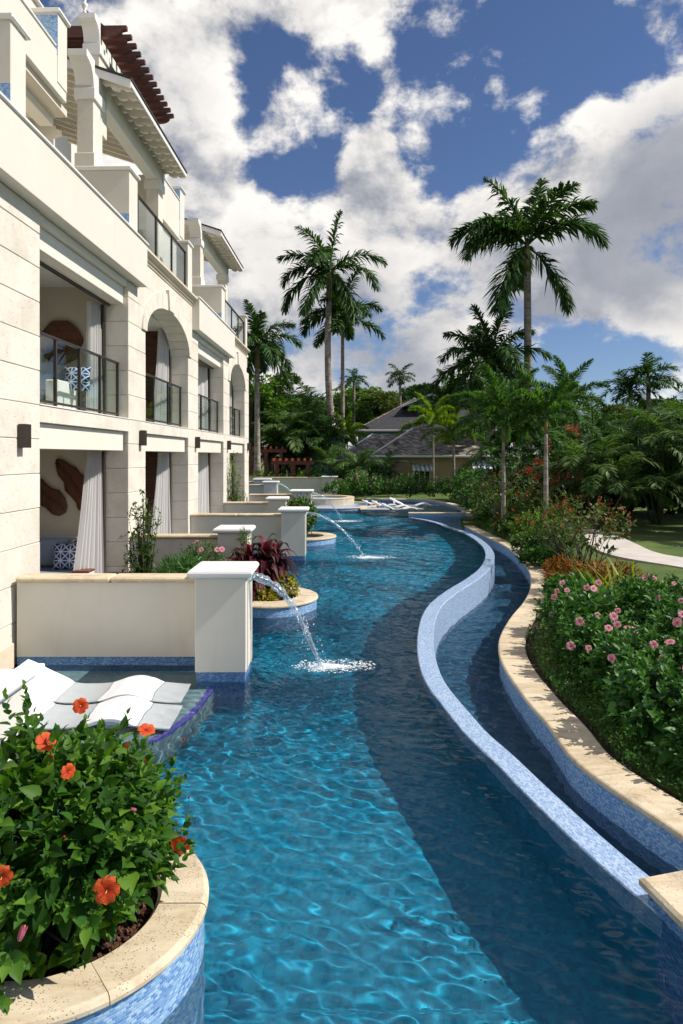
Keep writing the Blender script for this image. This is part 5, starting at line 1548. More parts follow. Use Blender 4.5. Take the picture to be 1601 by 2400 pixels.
# planters
def round_planter(cx_, cy_, r0, r1, zt, label, a0=0, a1=360, n=11, seed=1):
    r = tag(empty("round_planter", (0, 0, 0)), label, "planter")
    th = [math.radians(a0 + (a1 - a0) * i / 96) for i in range(97)]
    path = np.array([(cx_ + r1 * math.cos(t), cy_ + r1 * math.sin(t)) for t in th])
    N = np.array([(-math.cos(t), -math.sin(t)) for t in th])
    V, f, uv = sweep(path, [(.025, ZF), (.025, zt - .05), (r1 - r0 - .01, zt - .05), (r1 - r0 - .01, ZF)], cap=False, nrm=N)
    RECV.append(part("tiled_wall", (V, f, uv), M['mosaic_mid'], r))
    stones_along(path, N, r1 - r0, zt, .055, 2 * math.pi * r1 / n, M['trav'], r, r=.022, seed=seed)
    part("soil", prism([(cx_ + (r0 + .01) * math.cos(t), cy_ + (r0 + .01) * math.sin(t)) for t in th[:-1]], zt - .3, zt - .10), M['soil'], r)
    return r
round_planter(-1.46, 3.51, .50, .765, .30, "round travertine-topped planter with blue mosaic sides in the lower left corner", n=7)
# bark chips
V, Fc = [], []
rs = np.random.RandomState(3)
for k in range(1500):
    a, q = rs.uniform(0, 6.28), .49 * math.sqrt(rs.uniform(0, 1)); s = rs.uniform(.006, .022)
    g = box(-s, s, -s * .45, s * .45, -s * .25, s * .25)
    R = Matrix.Rotation(rs.uniform(0, 6.28), 3, 'Z') @ Matrix.Rotation(rs.uniform(-.8, .8), 3, 'X') @ Matrix.Rotation(rs.uniform(-.8, .8), 3, 'Y')
    o = len(V); V += [tuple(R @ Vector(v) + Vector((-1.46 + q * math.cos(a), 3.51 + q * math.sin(a), .205 + rs.uniform(0, .012)))) for v in g[0]]; Fc += [tuple(i + o for i in f) for f in g[1]]
tag(part("bark_chips", (V, Fc), simple("bark_chip", (.11, .045, .022), .9, .5, 60, 90, .002)), kind='stuff')
round_planter(-1.25, 11.75, .48, .85, .20, "half-round planter with burgundy cordyline beside the first water jet", n=7, seed=2)
round_planter(-1.15, 20.6, .6, 1.0, .20, "round planter with leafy green shrub beside the second fountain pillar", n=8, seed=3)

# cordyline with burgundy leaves
def cordyline(loc, label, seed):
    r = tag(empty("cordyline", loc), label, "plant", "burgundy cordylines")
    rs = np.random.RandomState(seed)
    for k in range(5):
        a = k * 1.7 + seed; h = rs.uniform(.40, .85)
        tp = np.array([math.cos(a) * .13, math.sin(a) * .13, h])
        part("stem", tube([(0, 0, 0), tuple(tp * .6), tuple(tp)], [.012, .011, .01], 6), M['stem'], r, True)
        for j in range(20):
            az = j * GA + rs.uniform(-.2, .2); el = math.radians(84 - 78 * (j / 20) + rs.uniform(-8, 8)); Lf = rs.uniform(.34, .48)
            u = np.array([math.cos(az), math.sin(az), 0])
            V, Fc = [], []
            n = 6
            for i in range(n + 1):
                t = i / n; e = el - 1.15 * t * t
                p = tp - np.array([0, 0, .012 * j]) + (u * math.cos(el - .5 * t) + np.array([0, 0, math.sin(el - .7 * t * t * 1.4)])) * Lf * t
                w = .052 * math.sin(math.pi * (.12 + .86 * t)) ** .8
                s = np.array([-math.sin(az), math.cos(az), 0])
                V += [tuple(p + s * w + np.array([0, 0, w * .4])), tuple(p), tuple(p - s * w + np.array([0, 0, w * .4]))]
            for i in range(n):
                q = 3 * i; Fc += [(q, q + 1, q + 4, q + 3), (q + 1, q + 2, q + 5, q + 4)]
            part("leaf", (V, Fc), L_['cordy'], r, True)
    return r
cordyline((-1.60, 11.6, .12), "burgundy cordyline on the left of the planter, redder leaves", 1)
cordyline((-1.22, 11.9, .12), "darker burgundy cordyline standing right in the planter", 4)
YL = "small yellow-green variegated shrubs of the planter"
shrub("variegated_shrub", (-.98, 11.75, .1), (.26, .26, .50), "yellow variegated shrub at the right rim of the cordyline planter", mt='yellow', tpl='small', nshoot=70, nper=8, L=.12, ls=.065, seed=21, inner_n=150, group=YL, stems=3)
shrub("variegated_shrub", (-1.30, 11.42, .1), (.28, .16, .34), "yellow variegated shrub at the front rim, behind the water jet", mt='yellow', tpl='small', nshoot=50, nper=8, L=.10, ls=.06, seed=22, inner_n=100, group=YL, stems=3)
shrub("green_shrub", (-1.25, 20.5, .1), (.55, .5, 1.35), "leafy glossy green shrub in the round planter behind the second jet", mt='mid', tpl='hib', nshoot=130, nper=8, L=.22, ls=.12, seed=23, inner_n=400, zc=.5)
# shrubs of the near bed
BD = .42
def bedpx(px, Y): return ((px - 800.5) * Y / F, Y, BD)
def climber(x, y, h, label, seed, w=.32, mt='bright'):
    r = tag(empty("climbing_shrub", (x, y, BD)), label, "shrub", "loose climbing shrubs at the facade")
    rs = np.random.RandomState(seed)
    tips, axes = [], []
    for k in range(46):
        q = rs.uniform(0, 1); z = h * rs.uniform(.12, 1.0); sp = w * (1 - .72 * (z / h)) + .05
        a = rs.uniform(0, 6.28)
        tp = np.array([math.cos(a) * sp * rs.uniform(.3, 1.2), math.sin(a) * sp * .6, z]); 
        part("stem", tube([(tp[0] * .1, tp[1] * .1, 0), (tp[0] * .6, tp[1] * .6, z * .55), tuple(tp)], [.008, .006, .003], 4), M['stem'], r, True)
        for t in np.linspace(.35, 1, 5):
            c = np.array([tp[0] * (.1 + .9 * t), tp[1] * (.1 + .9 * t), z * t]); tips.append(c + rs.normal(0, .04, 3)); axes.append(unit(np.array([tp[0], tp[1], .35]) + rs.normal(0, .5, 3)))
    P1, D1, N1, S1 = shoot_leaves(rs, np.array(tips), np.array(axes), 8, .15, .07)
    f_ = link("foliage", leaves_mesh("foliage", P1, D1, N1, S1, 'small', L_[mt]), r); f_['kind'] = 'stuff'
    return r
x, y, z = bedpx(338, 10.6); climber(x, y, 1.55, "tall loose climbing shrub against the second stone pier", 31, .42, 'mid')
x, y, z = bedpx(548, 22.8); climber(x, y, 2.3, "tall loose climbing shrub by the arched far opening", 32, .5, 'bright')
SH = "green shrubs of the first bed"
shrub("oleander_shrub", bedpx(425, 10.2), (.45, .4, .80), "dense narrow-leaved shrub right of the climbing shrub", mt='hedge', tpl='lance', nshoot=110, nper=12, L=.2, ls=.11, seed=33, inner_n=300, group=SH)
shrub("oleander_shrub", bedpx(475, 10.9), (.42, .35, .85), "dense narrow-leaved shrub in front of the second pillar", mt='mid', tpl='lance', nshoot=90, nper=12, L=.2, ls=.11, seed=34, inner_n=300, group=SH, fl='pink', nfl=5)
shrub("low_shrub", bedpx(365, 9.5), (.55, .35, .45), "low sprawling shrub just behind the nearest garden wall", mt='mid', tpl='small', nshoot=70, nper=8, L=.16, ls=.06, seed=35, inner_n=150, group=SH)
shrub("flowering_shrub", ((520 - 800.5) * 9.4 / F, 9.4, BD), (.30, .25, .55), "small pink-flowered shrub right behind the nearest pillar cap", mt='bright', tpl='small', nshoot=40, nper=8, L=.14, ls=.06, seed=36, inner_n=80, fl='pink', nfl=9, group=SH)
shrub("low_shrub", ((470 - 800.5) * 14.2 / F, 14.2, BD), (.4, .3, .55), "low shrub peeping over the second garden wall", mt='bright', tpl='small', nshoot=40, nper=8, L=.16, ls=.06, seed=37, inner_n=80)
shrub("low_shrub", ((590 - 800.5) * 24.0 / F, 24.0, BD), (1.2, .4, .6), "low shrub between the fourth and fifth garden walls", mt='bright', tpl='small', nshoot=90, nper=7, L=.2, ls=.09, seed=38, inner_n=150)
shrub("oleander_shrub", (-1.75, 12.1, .1), (.22, .2, 1.25), "thin pink-tipped shrub behind the cordyline", mt='mid', tpl='lance', nshoot=30, nper=10, L=.2, ls=.13, seed=39, inner_n=40, fl='redf', nfl=4)

# hedge of pink-flowered hibiscus on the right bank
HG = "pink-flowered hibiscus bushes of the right bank hedge"
k = 0
pos = []
for y in (4.3, 5.2, 6.1, 7.0, 7.9, 8.9, 9.9, 10.9):
    for c, dx in enumerate((.66, 1.6, 2.55, 3.5)):
        x = copX(y) + dx + (.25 if int(y * 10) % 2 else 0)
        if (x * F / y) < 1150: pos.append((x, y, c))
rsl = np.random.RandomState(77)
WORDS = {0: "at the coping", 1: "second from the coping", 2: "third from the coping", 3: "outermost from the coping"}
rows_ = sorted(set(p[1] for p in pos)); RW = ["nearest", "second nearest", "third", "fourth", "fifth", "sixth", "seventh", "farthest"]
for (x, y, c) in pos:
    h = .85 + .15 * rsl.rand() + (.15 if c else -.06)
    if c == 0 and y < 6.5: h *= .8
    shrub("hibiscus_bush", (x + rsl.uniform(-.1, .1), y + rsl.uniform(-.1, .1), ZC - .03), (.62, .60, h), "dark green hibiscus bush of the right hedge, %s row, %s" % (RW[rows_.index(y)], WORDS[c]), mt='hedge', tpl='hib', nshoot=120 if c < 3 else 90, nper=9, L=.22, ls=.115, seed=400 + k, inner_n=320, group=HG, fl='pink', nfl=(6 + (k % 4)) if (c or y > 7) else 2, stems=3, zc=.4, amp=.14)
    k += 1
# ground cover strips by the coping
def cover(name, path_off, y0, y1, n, ls, mt, h, seed, w=.45):
    rs = np.random.RandomState(seed)
    y = rs.uniform(y0, y1, n); d = rs.uniform(COPW + .03, COPW + w, n)
    p_ = np.stack([np.array([copX(a, b) for a, b in zip(y, d)]), y, ZC - .05 + rs.uniform(0, 1, n) ** .8 * h], 1)
    me = leaves_mesh(name, p_, rs.normal(0, 1, (n, 3)) + [0, 0, .4], np.array([0, 0, 1]) + rs.normal(0, .45, (n, 3)), rs.uniform(.6, 1.2, n) * ls, 'small', L_[mt])
    return tag(link(name, me), kind='stuff')
cover("ground_cover", 0, 3.4, 9, 5200, .05, 'hedge', .14, 1, .55)
cover("ground_cover", 0, 9, 28, 12000, .06, 'mid', .25, 2, 1.1)
tag(part("soil_strip", ([(float(p[0]) + a, float(p[1]), ZC - .055 + a * .012) for p in (COPI + CN * (COPW - .02)) for a in (0, 2.3)], [(2 * i, 2 * i + 1, 2 * i + 3, 2 * i + 2) for i in range(60, len(COPI) - 1)]), M['soil']), kind='structure')

# croton, blades, jatropha
for i, (px, Y, r_, h, lab) in enumerate([(1320, 14.2, .42, .75, "orange and red croton bush nearest the coping"), (1390, 14.0, .45, .78, "orange croton bush in the middle of the three"), (1462, 14.4, .32, .62, "small orange croton bush behind the green blades")]):
    shrub("croton_bush", ((px - 800.5) * Y / F, Y, ZC), (r_, r_, h), lab, mt='croton', tpl='lance', nshoot=60, nper=11, L=.2, ls=.17, seed=500 + i, inner_n=120, group="orange croton bushes", up=.2)
bl = tag(empty("bladed_plant", (5.05, 12.4, ZC)), "clump of long yellow-green sword-shaped leaves behind the hedge", "plant")
rs = np.random.RandomState(8)
for k in range(26):
    az = rs.uniform(0, 6.28); q = rs.uniform(0, .6); Lf = rs.uniform(.6, 1.05); el = rs.uniform(.9, 1.4)
    b = np.array([math.cos(k) * q, .3 * math.sin(k * 2.1), .2]); u = np.array([math.cos(az), math.sin(az), 0]); s = np.array([-math.sin(az), math.cos(az), 0])
    V = []
    for i in range(6):
        t = i / 5; p = b + (u * math.cos(el) * t * (1 + .5 * t) + np.array([0, 0, math.sin(el) * t - .15 * t * t])) * Lf; w = .032 * (1 - t ** 2.5) + .001
        V += [tuple(p + s * w), tuple(p - s * w)]
    part("leaf", (V, [(2 * i, 2 * i + 1, 2 * i + 3, 2 * i + 2) for i in range(5)]), L_['spike'], bl, True)

def blossom(parent, pts, ls, mt, name="blossom", seed=0, n=9):
    rs = np.random.RandomState(seed)
    P_ = np.repeat(np.array(pts), n, 0) + rs.normal(0, ls * .7, (len(pts) * n, 3))
    o = link(name, leaves_mesh(name, P_, rs.normal(0, 1, P_.shape), rs.normal(0, 1, P_.shape), rs.uniform(.6, 1.1, len(P_)) * ls, 'small', L_[mt]), parent)
    o['kind'] = 'stuff'; return o
def jat(px, Y, h, r_, label, seed, nb=40, mt='olive'):
    x = (px - 800.5) * Y / F
    o = shrub("jatropha_bush", (x, Y, -.2), (r_, r_, h), label, mt=mt, tpl='hib', nshoot=90, nper=7, L=.24, ls=.115, seed=seed, inner_n=60, group="loose bushes with small red flowers", zc=.62, stems=26, amp=.3)
    rs = np.random.RandomState(seed)
    p, d = shell_points(rs, nb, (r_, r_, h * .38), up=.1, inner=.95)
    blossom(o, p + np.array([0, 0, h * .62]), .035, 'red', "red_blossom", seed)
    return o
jat(1375, 16.0, 1.85, 1.05, "large loose bush with small red flowers in front of the white path", 601, 60, 'olive')
jat(1320, 17.5, 1.5, .6, "smaller red-flowered bush left of the large one, at the slim palm's trunk", 602, 25, 'mid')
jat(1195, 25, 2.3, 1.3, "red-flowered bush on the shrub bank behind the pool edge", 603, 50, 'olive')
# shrub bank along the far coping
BK = "mixed shrubs of the bank behind the far coping"
bank = [(1130, 29.5, 1.0, 1.9, 'hedge', 'pink', "dark shrub next to the raised pool corner"), (1110, 33, 1.3, 2.3, 'hedge', 'pink', "dark rounded shrub with pink flowers behind the shelf pool corner"), (1165, 27.5, .9, 1.2, 'mid', 'redf', "mid green shrub behind the start of the travertine coping"), (1180, 31, 1.5, 2.6, 'dark', None, "tall dark shrub below the foxtail palms"), (1235, 27, 1.0, 1.5, 'bright', 'redf', "yellow-green shrub in the middle of the bank"), (1200, 24.5, .8, .8, 'mid', 'redf', "low shrub close to the coping's bend"), (1250, 23, .9, 1.0, 'bright', 'redf', "yellow-green low shrub left of the slim palm's foot"), (1270, 30, 1.3, 2.2, 'dark', None, "dark shrub behind the bank, left of the path"), (1300, 20, .8, .8, 'mid', None, "low round shrub at the slim palm's foot"), (1240, 20.3, .6, .55, 'mid', None, "lowest shrub at the coping's wide bend"), (1265, 17.6, .55, .5, 'hedge', None, "small dark shrub inside the coping's last bend"), (1345, 13.2, .6, .55, 'hedge', None, "dark low shrub in front of the croton bushes"), (1310, 36, 1.6, 2.6, 'dark', None, "broad dark shrub far behind the slim palm")]
for i, (px, Y, r_, h, mt, fl, lab) in enumerate(bank):
    shrub("bank_shrub", ((px - 800.5) * Y / F, Y, -.2), (r_, r_, h), lab, mt=mt, tpl='hib', nshoot=int(110 * r_ + 30), nper=8, L=.25, ls=.12 + .03 * (Y > 24), seed=700 + i, inner_n=260, group=BK, fl=fl, nfl=8 if fl else 0, zc=.42, stems=3)
# hedge with pink flowers behind the far pool
for i, px in enumerate(range(792, 1110, 38)):
    Y = 41.5 + (1.0 if i % 2 else 0)
    shrub("far_hedge_shrub", ((px - 800.5) * Y / F, Y, 0), (1.0, .8, 1.25 + .35 * ((i * 7) % 3) / 2), "pink-dotted hedge shrub behind the far pool, number %s from the leaning palm" % ["one", "two", "three", "four", "five", "six", "seven", "eight", "nine"][i], mt=['hedge', 'mid'][i % 2], tpl='small', nshoot=110, nper=7, L=.3, ls=.17, seed=800 + i, inner_n=200, group="hedge shrubs behind the far pool", fl='pink', nfl=7, stems=0)
for i, px in enumerate(range(590, 800, 30)):
    Y = 47 + (i % 2)
    shrub("far_hedge_shrub", ((px - 800.5) * Y / F, Y, 0), (1.1, .8, 1.35 + .3 * ((i * 5) % 3) / 2), "low green shrub in the row below the pergola, number %s from the building" % ["one", "two", "three", "four", "five", "six", "seven"][i], mt=['mid', 'bright', 'hedge'][i % 3], tpl='small', nshoot=110, nper=7, L=.3, ls=.2, seed=830 + i, inner_n=200, group="shrubs below the pergola", stems=0)
# dark mass at the right
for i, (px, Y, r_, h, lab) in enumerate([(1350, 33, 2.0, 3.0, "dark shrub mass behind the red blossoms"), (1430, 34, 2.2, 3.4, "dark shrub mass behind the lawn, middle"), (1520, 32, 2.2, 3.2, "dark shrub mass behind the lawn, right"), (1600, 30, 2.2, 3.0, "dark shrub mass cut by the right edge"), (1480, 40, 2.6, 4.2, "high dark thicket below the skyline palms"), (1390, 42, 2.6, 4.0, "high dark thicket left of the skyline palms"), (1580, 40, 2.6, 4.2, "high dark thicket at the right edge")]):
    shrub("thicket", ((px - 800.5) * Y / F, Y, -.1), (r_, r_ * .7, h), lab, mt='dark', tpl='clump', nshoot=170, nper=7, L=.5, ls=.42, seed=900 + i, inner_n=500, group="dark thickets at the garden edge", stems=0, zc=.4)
bg_ = tag(empty("bougainvillea", (9.2, 29.5, -.1)), "bougainvillea with hanging clusters of red blossoms among the dark palms", "shrub")
rs = np.random.RandomState(12)
pts = []
for (qx, qy, sx, sy, n) in [(890, 820, 50, 45, 46), (900, 522, 20, 14, 12), (790, 860, 20, 40, 14), (680, 745, 16, 14, 8), (640, 790, 18, 16, 10), (670, 820, 20, 14, 8), (945, 810, 12, 45, 14), (755, 605, 8, 8, 3), (730, 660, 10, 30, 5)]:
    for k in range(n):
        px, py = c6(qx + rs.normal(0, sx), qy + rs.normal(0, sy)); Y = 26.5 + rs.uniform(-.6, .6)
        x_, y_, z_ = atd(px, py, Y); pts.append((x_ - 9.2, Y - 29.5, z_ + .1))
blossom(bg_, pts, .075, 'red', "red_blossom", 3, 10)
p, d = shell_points(rs, 500, (1.6, 1.2, 1.6), up=.3, inner=.5)
q_ = link("foliage", leaves_mesh("foliage", p + np.array([-.2, -1.2, 1.7]), d + rs.normal(0, .6, d.shape), np.array([0, 0, 1]) + rs.normal(0, .5, d.shape), rs.uniform(.12, .2, 500), 'hib', L_['dark']), bg_); q_['kind'] = 'stuff'
for k in range(6):
    a = k * 1.05; part("stem", tube([(math.cos(a) * .15, math.sin(a) * .15, 0), (math.cos(a) * .5, math.sin(a) * .5 - 1, 1.5), (math.cos(a) * 1.2, math.sin(a) * .8 - 1.5, 2.8)], [.04, .03, .015], 5), M['bark'], bg_, True)

# ------------------------------------------------------------------ path
pc = [(9.5, 16.4), (8.9, 17.7), (8.4, 18.4), (8.2, 19.6), (8.5, 21.6), (8.8, 24), (8.7, 26), (8.7, 28), (8.2, 30), (7, 33)]
PC = smooth_path(catmull([(14, 13.5), (11.5, 14.9)] + pc, .3), 4)
pth = sweep(PC, [(-.75, -.40), (-.75, -.155), (.75, -.155), (.75, -.40)])
tag(part("garden_path", pth, M['concrete']), kind='structure')
# ------------------------------------------------------------------ far pool shelf and platforms
fr = tag(empty("shelf_pool_wall", (0, 0, 0)), "curved far pool wall with travertine coping and blue mosaic, behind the white loungers", "pool wall")
bp_ = [atz(*c5(*p), .15) for p in [(885, 962), (1000, 965), (1130, 966), (1230, 968), (1300, 977), (1380, 992), (1440, 1010), (1500, 1035), (1525, 1050)]]
BK_ = smooth_path(catmull(bp_, .3), 3); BN = -normals2(BK_)
if BN[len(BN) // 2][1] < 0: BN = -BN
V, f, uv = sweep(BK_, [(.02, ZF), (.02, .10), (.33, .10), (.33, ZF)], nrm=BN)
part("tiled_wall", (V, f, uv), M['mosaic_mid'], fr)
stones_along(BK_, BN, .36, .15, .05, 1.3, M['trav'], fr)
fa, fb = atz(*c5(1145, 1050), .15), atz(*c5(1512, 1050), .15)
FR = catmull([fa, ((fa[0] + fb[0]) / 2, (fa[1] + fb[1]) / 2), fb], .2)
FNn = np.array([(0, 1.0)] * len(FR))
V, f, uv = sweep(FR, [(.02, ZF), (.02, .10), (.33, .10), (.33, ZF)], nrm=FNn)
part("front_tiled_wall", (V, f, uv), M['mosaic_mid'], fr)
stones_along(FR, FNn, .36, .15, .05, 1.3, M['trav'], fr, seed=8)
part("end_stone", box(fb[0] - .1, fb[0] + .2, fb[1] - .02, fb[1] + 1.2, -1, .152, .02), M['trav'], fr)
tag(part("sun_shelf", prism([(fa[0] - 1.5, fa[1] + .9), (fa[0] + .3, fa[1] + .3), (5.6, 29), (5.8, 36), (3, 38.4), (1, 38.6), (.8, 33)], ZF, -.22), M['shelffloor']), kind='structure')
def ring_platform(cx_, cy_, r1, w, zt, label, name="round_pool_platform", inside='shelffloor', zi=.05, a0=0, a1=360, fill=True, wall='mosaic_mid'):
    r = tag(empty(name, (0, 0, 0)), label, "pool platform")
    th = [math.radians(a0 + (a1 - a0) * i / 80) for i in range(81)]
    path = np.array([(cx_ + r1 * math.cos(t), cy_ + r1 * math.sin(t)) for t in th]); N = np.array([(-math.cos(t), -math.sin(t)) for t in th])
    V, f, uv = sweep(path, [(.02, ZF), (.02, zt - .05), (w - .02, zt - .05), (w - .02, ZF)], cap=False, nrm=N)
    part("tiled_wall", (V, f, uv), M[wall], r)
    stones_along(path, N, w, zt, .05, 1.2, M['trav'], r, seed=5)
    if fill: part("floor", prism([(cx_ + (r1 - w + .01) * math.cos(t), cy_ + (r1 - w + .01) * math.sin(t)) for t in th[:-1]], ZF, zi), M[inside], r)
    return r
ring_platform(-.55, 34.6, 2.55, .35, .14, "lower round platform with travertine rim left of the far loungers", inside='mosaic_pale', zi=.07)
ring_platform(-1.0, 36.4, 1.7, .4, .42, "raised round spa with travertine rim behind the fifth fountain pillar", inside='mosaic_mid', zi=.30, wall='trav')
rb = tag(empty("tiled_pool_step", (0, 0, 0)), "low mosaic step with travertine edge right below the far loungers", "pool step")
part("tiled_wall", box(.9, 2.2, 31.6, 33.6, ZF, .08), M['mosaic_mid'], rb)
part("coping_stone", box(.86, 2.24, 31.56, 31.9, .081, .13, .02), M['trav'], rb)
part("coping_stone", box(.86, 1.2, 31.91, 33.6, .081, .13, .02), M['trav'], rb)
for (x, y, rz, sc, lab) in [(1.9, 33.4, 8, 1.15, "white lounger lying nearest the tiled step at the far shelf pool"), (1.55, 34.6, 2, 1.25, "white lounger with raised head end in the middle of the far group"), (2.55, 36.0, -3, 1.4, "white lounger at the back of the far group, highest head end"), (1.1, 35.4, 5, 1.2, "white lounger at the left of the far group, by the round platform")]:
    put(lg, False, (x, y, -.12), math.radians(rz), sc, lab, LG, "sun lounger")

# ------------------------------------------------------------------ water jets and foam
def m_jet():
    m, T, out = mat("falling_water")
    P_ = geo_pos(T); n = T.noise(P_, 22, 3, .5, .5)
    g = T.n('ShaderNodeNewGeometry')
    c = T.m('SUBTRACT', 1.0, T.m('ABSOLUTE', T.v('DOT_PRODUCT', g.outputs['Normal'], g.outputs['Incoming'])))
    b = T.n('ShaderNodeBump'); T.set(b, 'Height', n); b.inputs['Distance'].default_value = .02; b.inputs['Strength'].default_value = .35
    tr = T.n('ShaderNodeBsdfTransparent'); tr.inputs[0].default_value = (.93, .97, 1, 1)
    gl = T.n('ShaderNodeBsdfGlossy'); gl.inputs['Roughness'].default_value = .12; T.link(b.outputs[0], gl.inputs['Normal'])
    df = T.n('ShaderNodeBsdfDiffuse'); df.inputs[0].default_value = (.8, .87, .92, 1)
    m1 = T.n('ShaderNodeMixShader'); m1.inputs[0].default_value = .45; T.link(gl.outputs[0], m1.inputs[1]); T.link(df.outputs[0], m1.inputs[2])
    f = T.m('ADD', T.m('MULTIPLY', T.m('POWER', c, 1.6), .55), T.m('MULTIPLY', T.sstep(n, .55, .72), .40), clamp=True)
    mx = T.n('ShaderNodeMixShader'); T.set(mx, 0, T.m('MULTIPLY_ADD', f, .62, .06)); T.link(tr.outputs[0], mx.inputs[1]); T.link(m1.outputs[0], mx.inputs[2]); T.link(mx.outputs[0], out.inputs[0])
    return m
M['jet'] = m_jet()
M['foam'] = simple("white_foam", (.86, .90, .93), .6, .03, 20, 200, .003)
M['drop'] = simple("water_drop_glint", (.75, .82, .88), .15, .02, 20, 200, .0, )
def jet(p0, p1, z0, w0, label, seed, thin=False):
    r = tag(empty("water_jet", (p0[0], p0[1], 0)), label, "water jet", "water jets of the fountain pillars")
    rs = np.random.RandomState(seed)
    n = 60
    t = np.linspace(0, 1, n)
    x = (p1[0] - p0[0]) * t; y = (p1[1] - p0[1]) * t; z = z0 - z0 * t ** 2
    for s in range(3):
        ph = rs.uniform(0, 6.28)
        sp = (w0 * .28) * (1 + .5 * t)
        path = np.stack([x + .0 * t, y + sp * np.sin(ph + 7 * t + s * 2.1), z + sp * .4 * np.cos(ph + 9 * t)], 1)
        rad = [(w0 * (.50 - .28 * q)) * (1 + .25 * math.sin(31 * q + ph) + .18 * math.sin(57 * q + s)) for q in t]
        V, f = tube(path, rad, 10)
        V = np.array(V); V += rs.normal(0, w0 * .02, V.shape)
        V[:, 1] = path[:, 1].repeat(10) + (V[:, 1] - path[:, 1].repeat(10)) * 1.35
        part("water_strand", (V, f), M['jet'], r, True)
    # drops
    V, Fc = [], []
    for k in range(110 if not thin else 60):
        q = rs.uniform(.35, 1) ** .7; j = min(n - 1, int(q * (n - 1))); s = rs.uniform(.004, .011) * (1.3 if thin else 1)
        c = np.array([x[j], y[j], z[j]]) + rs.normal(0, w0 * .55 * q, 3); c[2] = max(.02, c[2])
        o = len(V); V += [tuple(c + np.array(d) * s) for d in ((1, 0, 0), (-1, 0, 0), (0, 1, 0), (0, -1, 0), (0, 0, 1.4), (0, 0, -1.4))]
        Fc += [tuple(o + i for i in q_) for q_ in ((0, 2, 4), (2, 1, 4), (1, 3, 4), (3, 0, 4), (2, 0, 5), (1, 2, 5), (3, 1, 5), (0, 3, 5))]
    d = part("droplets", (V, Fc), M['drop'], r); d['kind'] = 'stuff'
    # foam: many small flattened bubbles and crests
    V, Fc = [], []
    L = .34 if not thin else .42
    for k in range(4200):
        q = abs(rs.normal(0, 1)) ; a = rs.uniform(0, 6.28)
        ex = L * q * math.cos(a) * (.62 if math.cos(a) > 0 else .34) + .05; ey = L * q * math.sin(a) * .22
        if rs.rand() < .10: e2 = L * rs.uniform(.7, 1.7); ex = e2 * math.cos(a) * .9 + .16; ey = e2 * math.sin(a) * .45
        s_ = rs.uniform(.003, .013) * max(.25, 1 - q * .35)
        c = np.array([p1[0] - p0[0] + ex, p1[1] - p0[1] + ey, .006 + max(0, .035 * (1 - q * .7)) * rs.rand()])
        o = len(V); az = rs.uniform(-.6, .6); ca, sa = math.cos(az), math.sin(az)
        for (dx, dy, dz) in ((1.7, 0, 0), (.5, .8, 0), (-.8, .7, 0), (-1.6, 0, 0), (-.6, -.8, 0), (.8, -.7, 0), (0, 0, .55)):
            V.append((c[0] + (dx * ca - dy * sa) * s_, c[1] + (dx * sa + dy * ca) * s_, c[2] + dz * s_))
        Fc += [(o + i, o + (i + 1) % 6, o + 6) for i in range(6)]
    q = part("foam", (V, Fc), M['foam'], r, True); q['kind'] = 'stuff'
    return r
jet((-1.09, 8.12), (-.25, 8.40), 1.17, .095, "thick arching water jet from the nearest pillar, splashing in mid pool", 1)
jet((-.90, 17.25), (.60, 17.4), 1.15, .065, "long thin water jet from the third pillar, landing farthest out", 2, True)
jet((-1.15, 26.3), (.05, 27.0), 1.15, .07, "water jet from the fifth pillar, in front of the round platform", 3, True)
jet((-3.3, 35.2), (-2.2, 35.6), 1.15, .08, "farthest water jet, beyond the building corner", 4, True)

# ------------------------------------------------------------------ houses behind
M['tan'] = simple("tan_house_wall", (.40, .29, .19), .9, .05, 1, 60, .002)
M['mint'] = simple("mint_house_wall", (.20, .42, .36), .85, .04, 1, 60, .002)
M['trimw'] = simple("house_trim", (.72, .72, .70), .6, .03, 2, 60, .001)
M['dark'] = simple("dark_window_void", (.012, .014, .016), .25)
def m_shake():
    m, T, out = mat("weathered_shakes")
    P_ = geo_pos(T); s = T.n('ShaderNodeSeparateXYZ'); T.link(P_, s.inputs[0])
    row = T.m('FLOOR', T.m('MULTIPLY', s.outputs[2], 11.0))
    cb = T.n('ShaderNodeCombineXYZ'); T.link(T.m('FLOOR', T.m('ADD', T.m('MULTIPLY', T.m('ADD', s.outputs[0], s.outputs[1]), 4.0), T.m('MULTIPLY', row, .37))), cb.inputs[0]); T.link(row, cb.inputs[1])
    wn = T.n('ShaderNodeTexWhiteNoise', noise_dimensions='2D'); T.link(cb.outputs[0], wn.inputs[0])
    col = T.ramp(wn.outputs['Value'], [(0, (.10, .08, .07)), (.5, (.21, .175, .15)), (1, (.40, .35, .30))])
    principled(T, out, col, .9, T.m('ADD', wn.outputs['Value'], T.m('FRACT', T.m('MULTIPLY', s.outputs[2], 11.0))), .03, .8)
    return m
M['shake'] = m_shake()
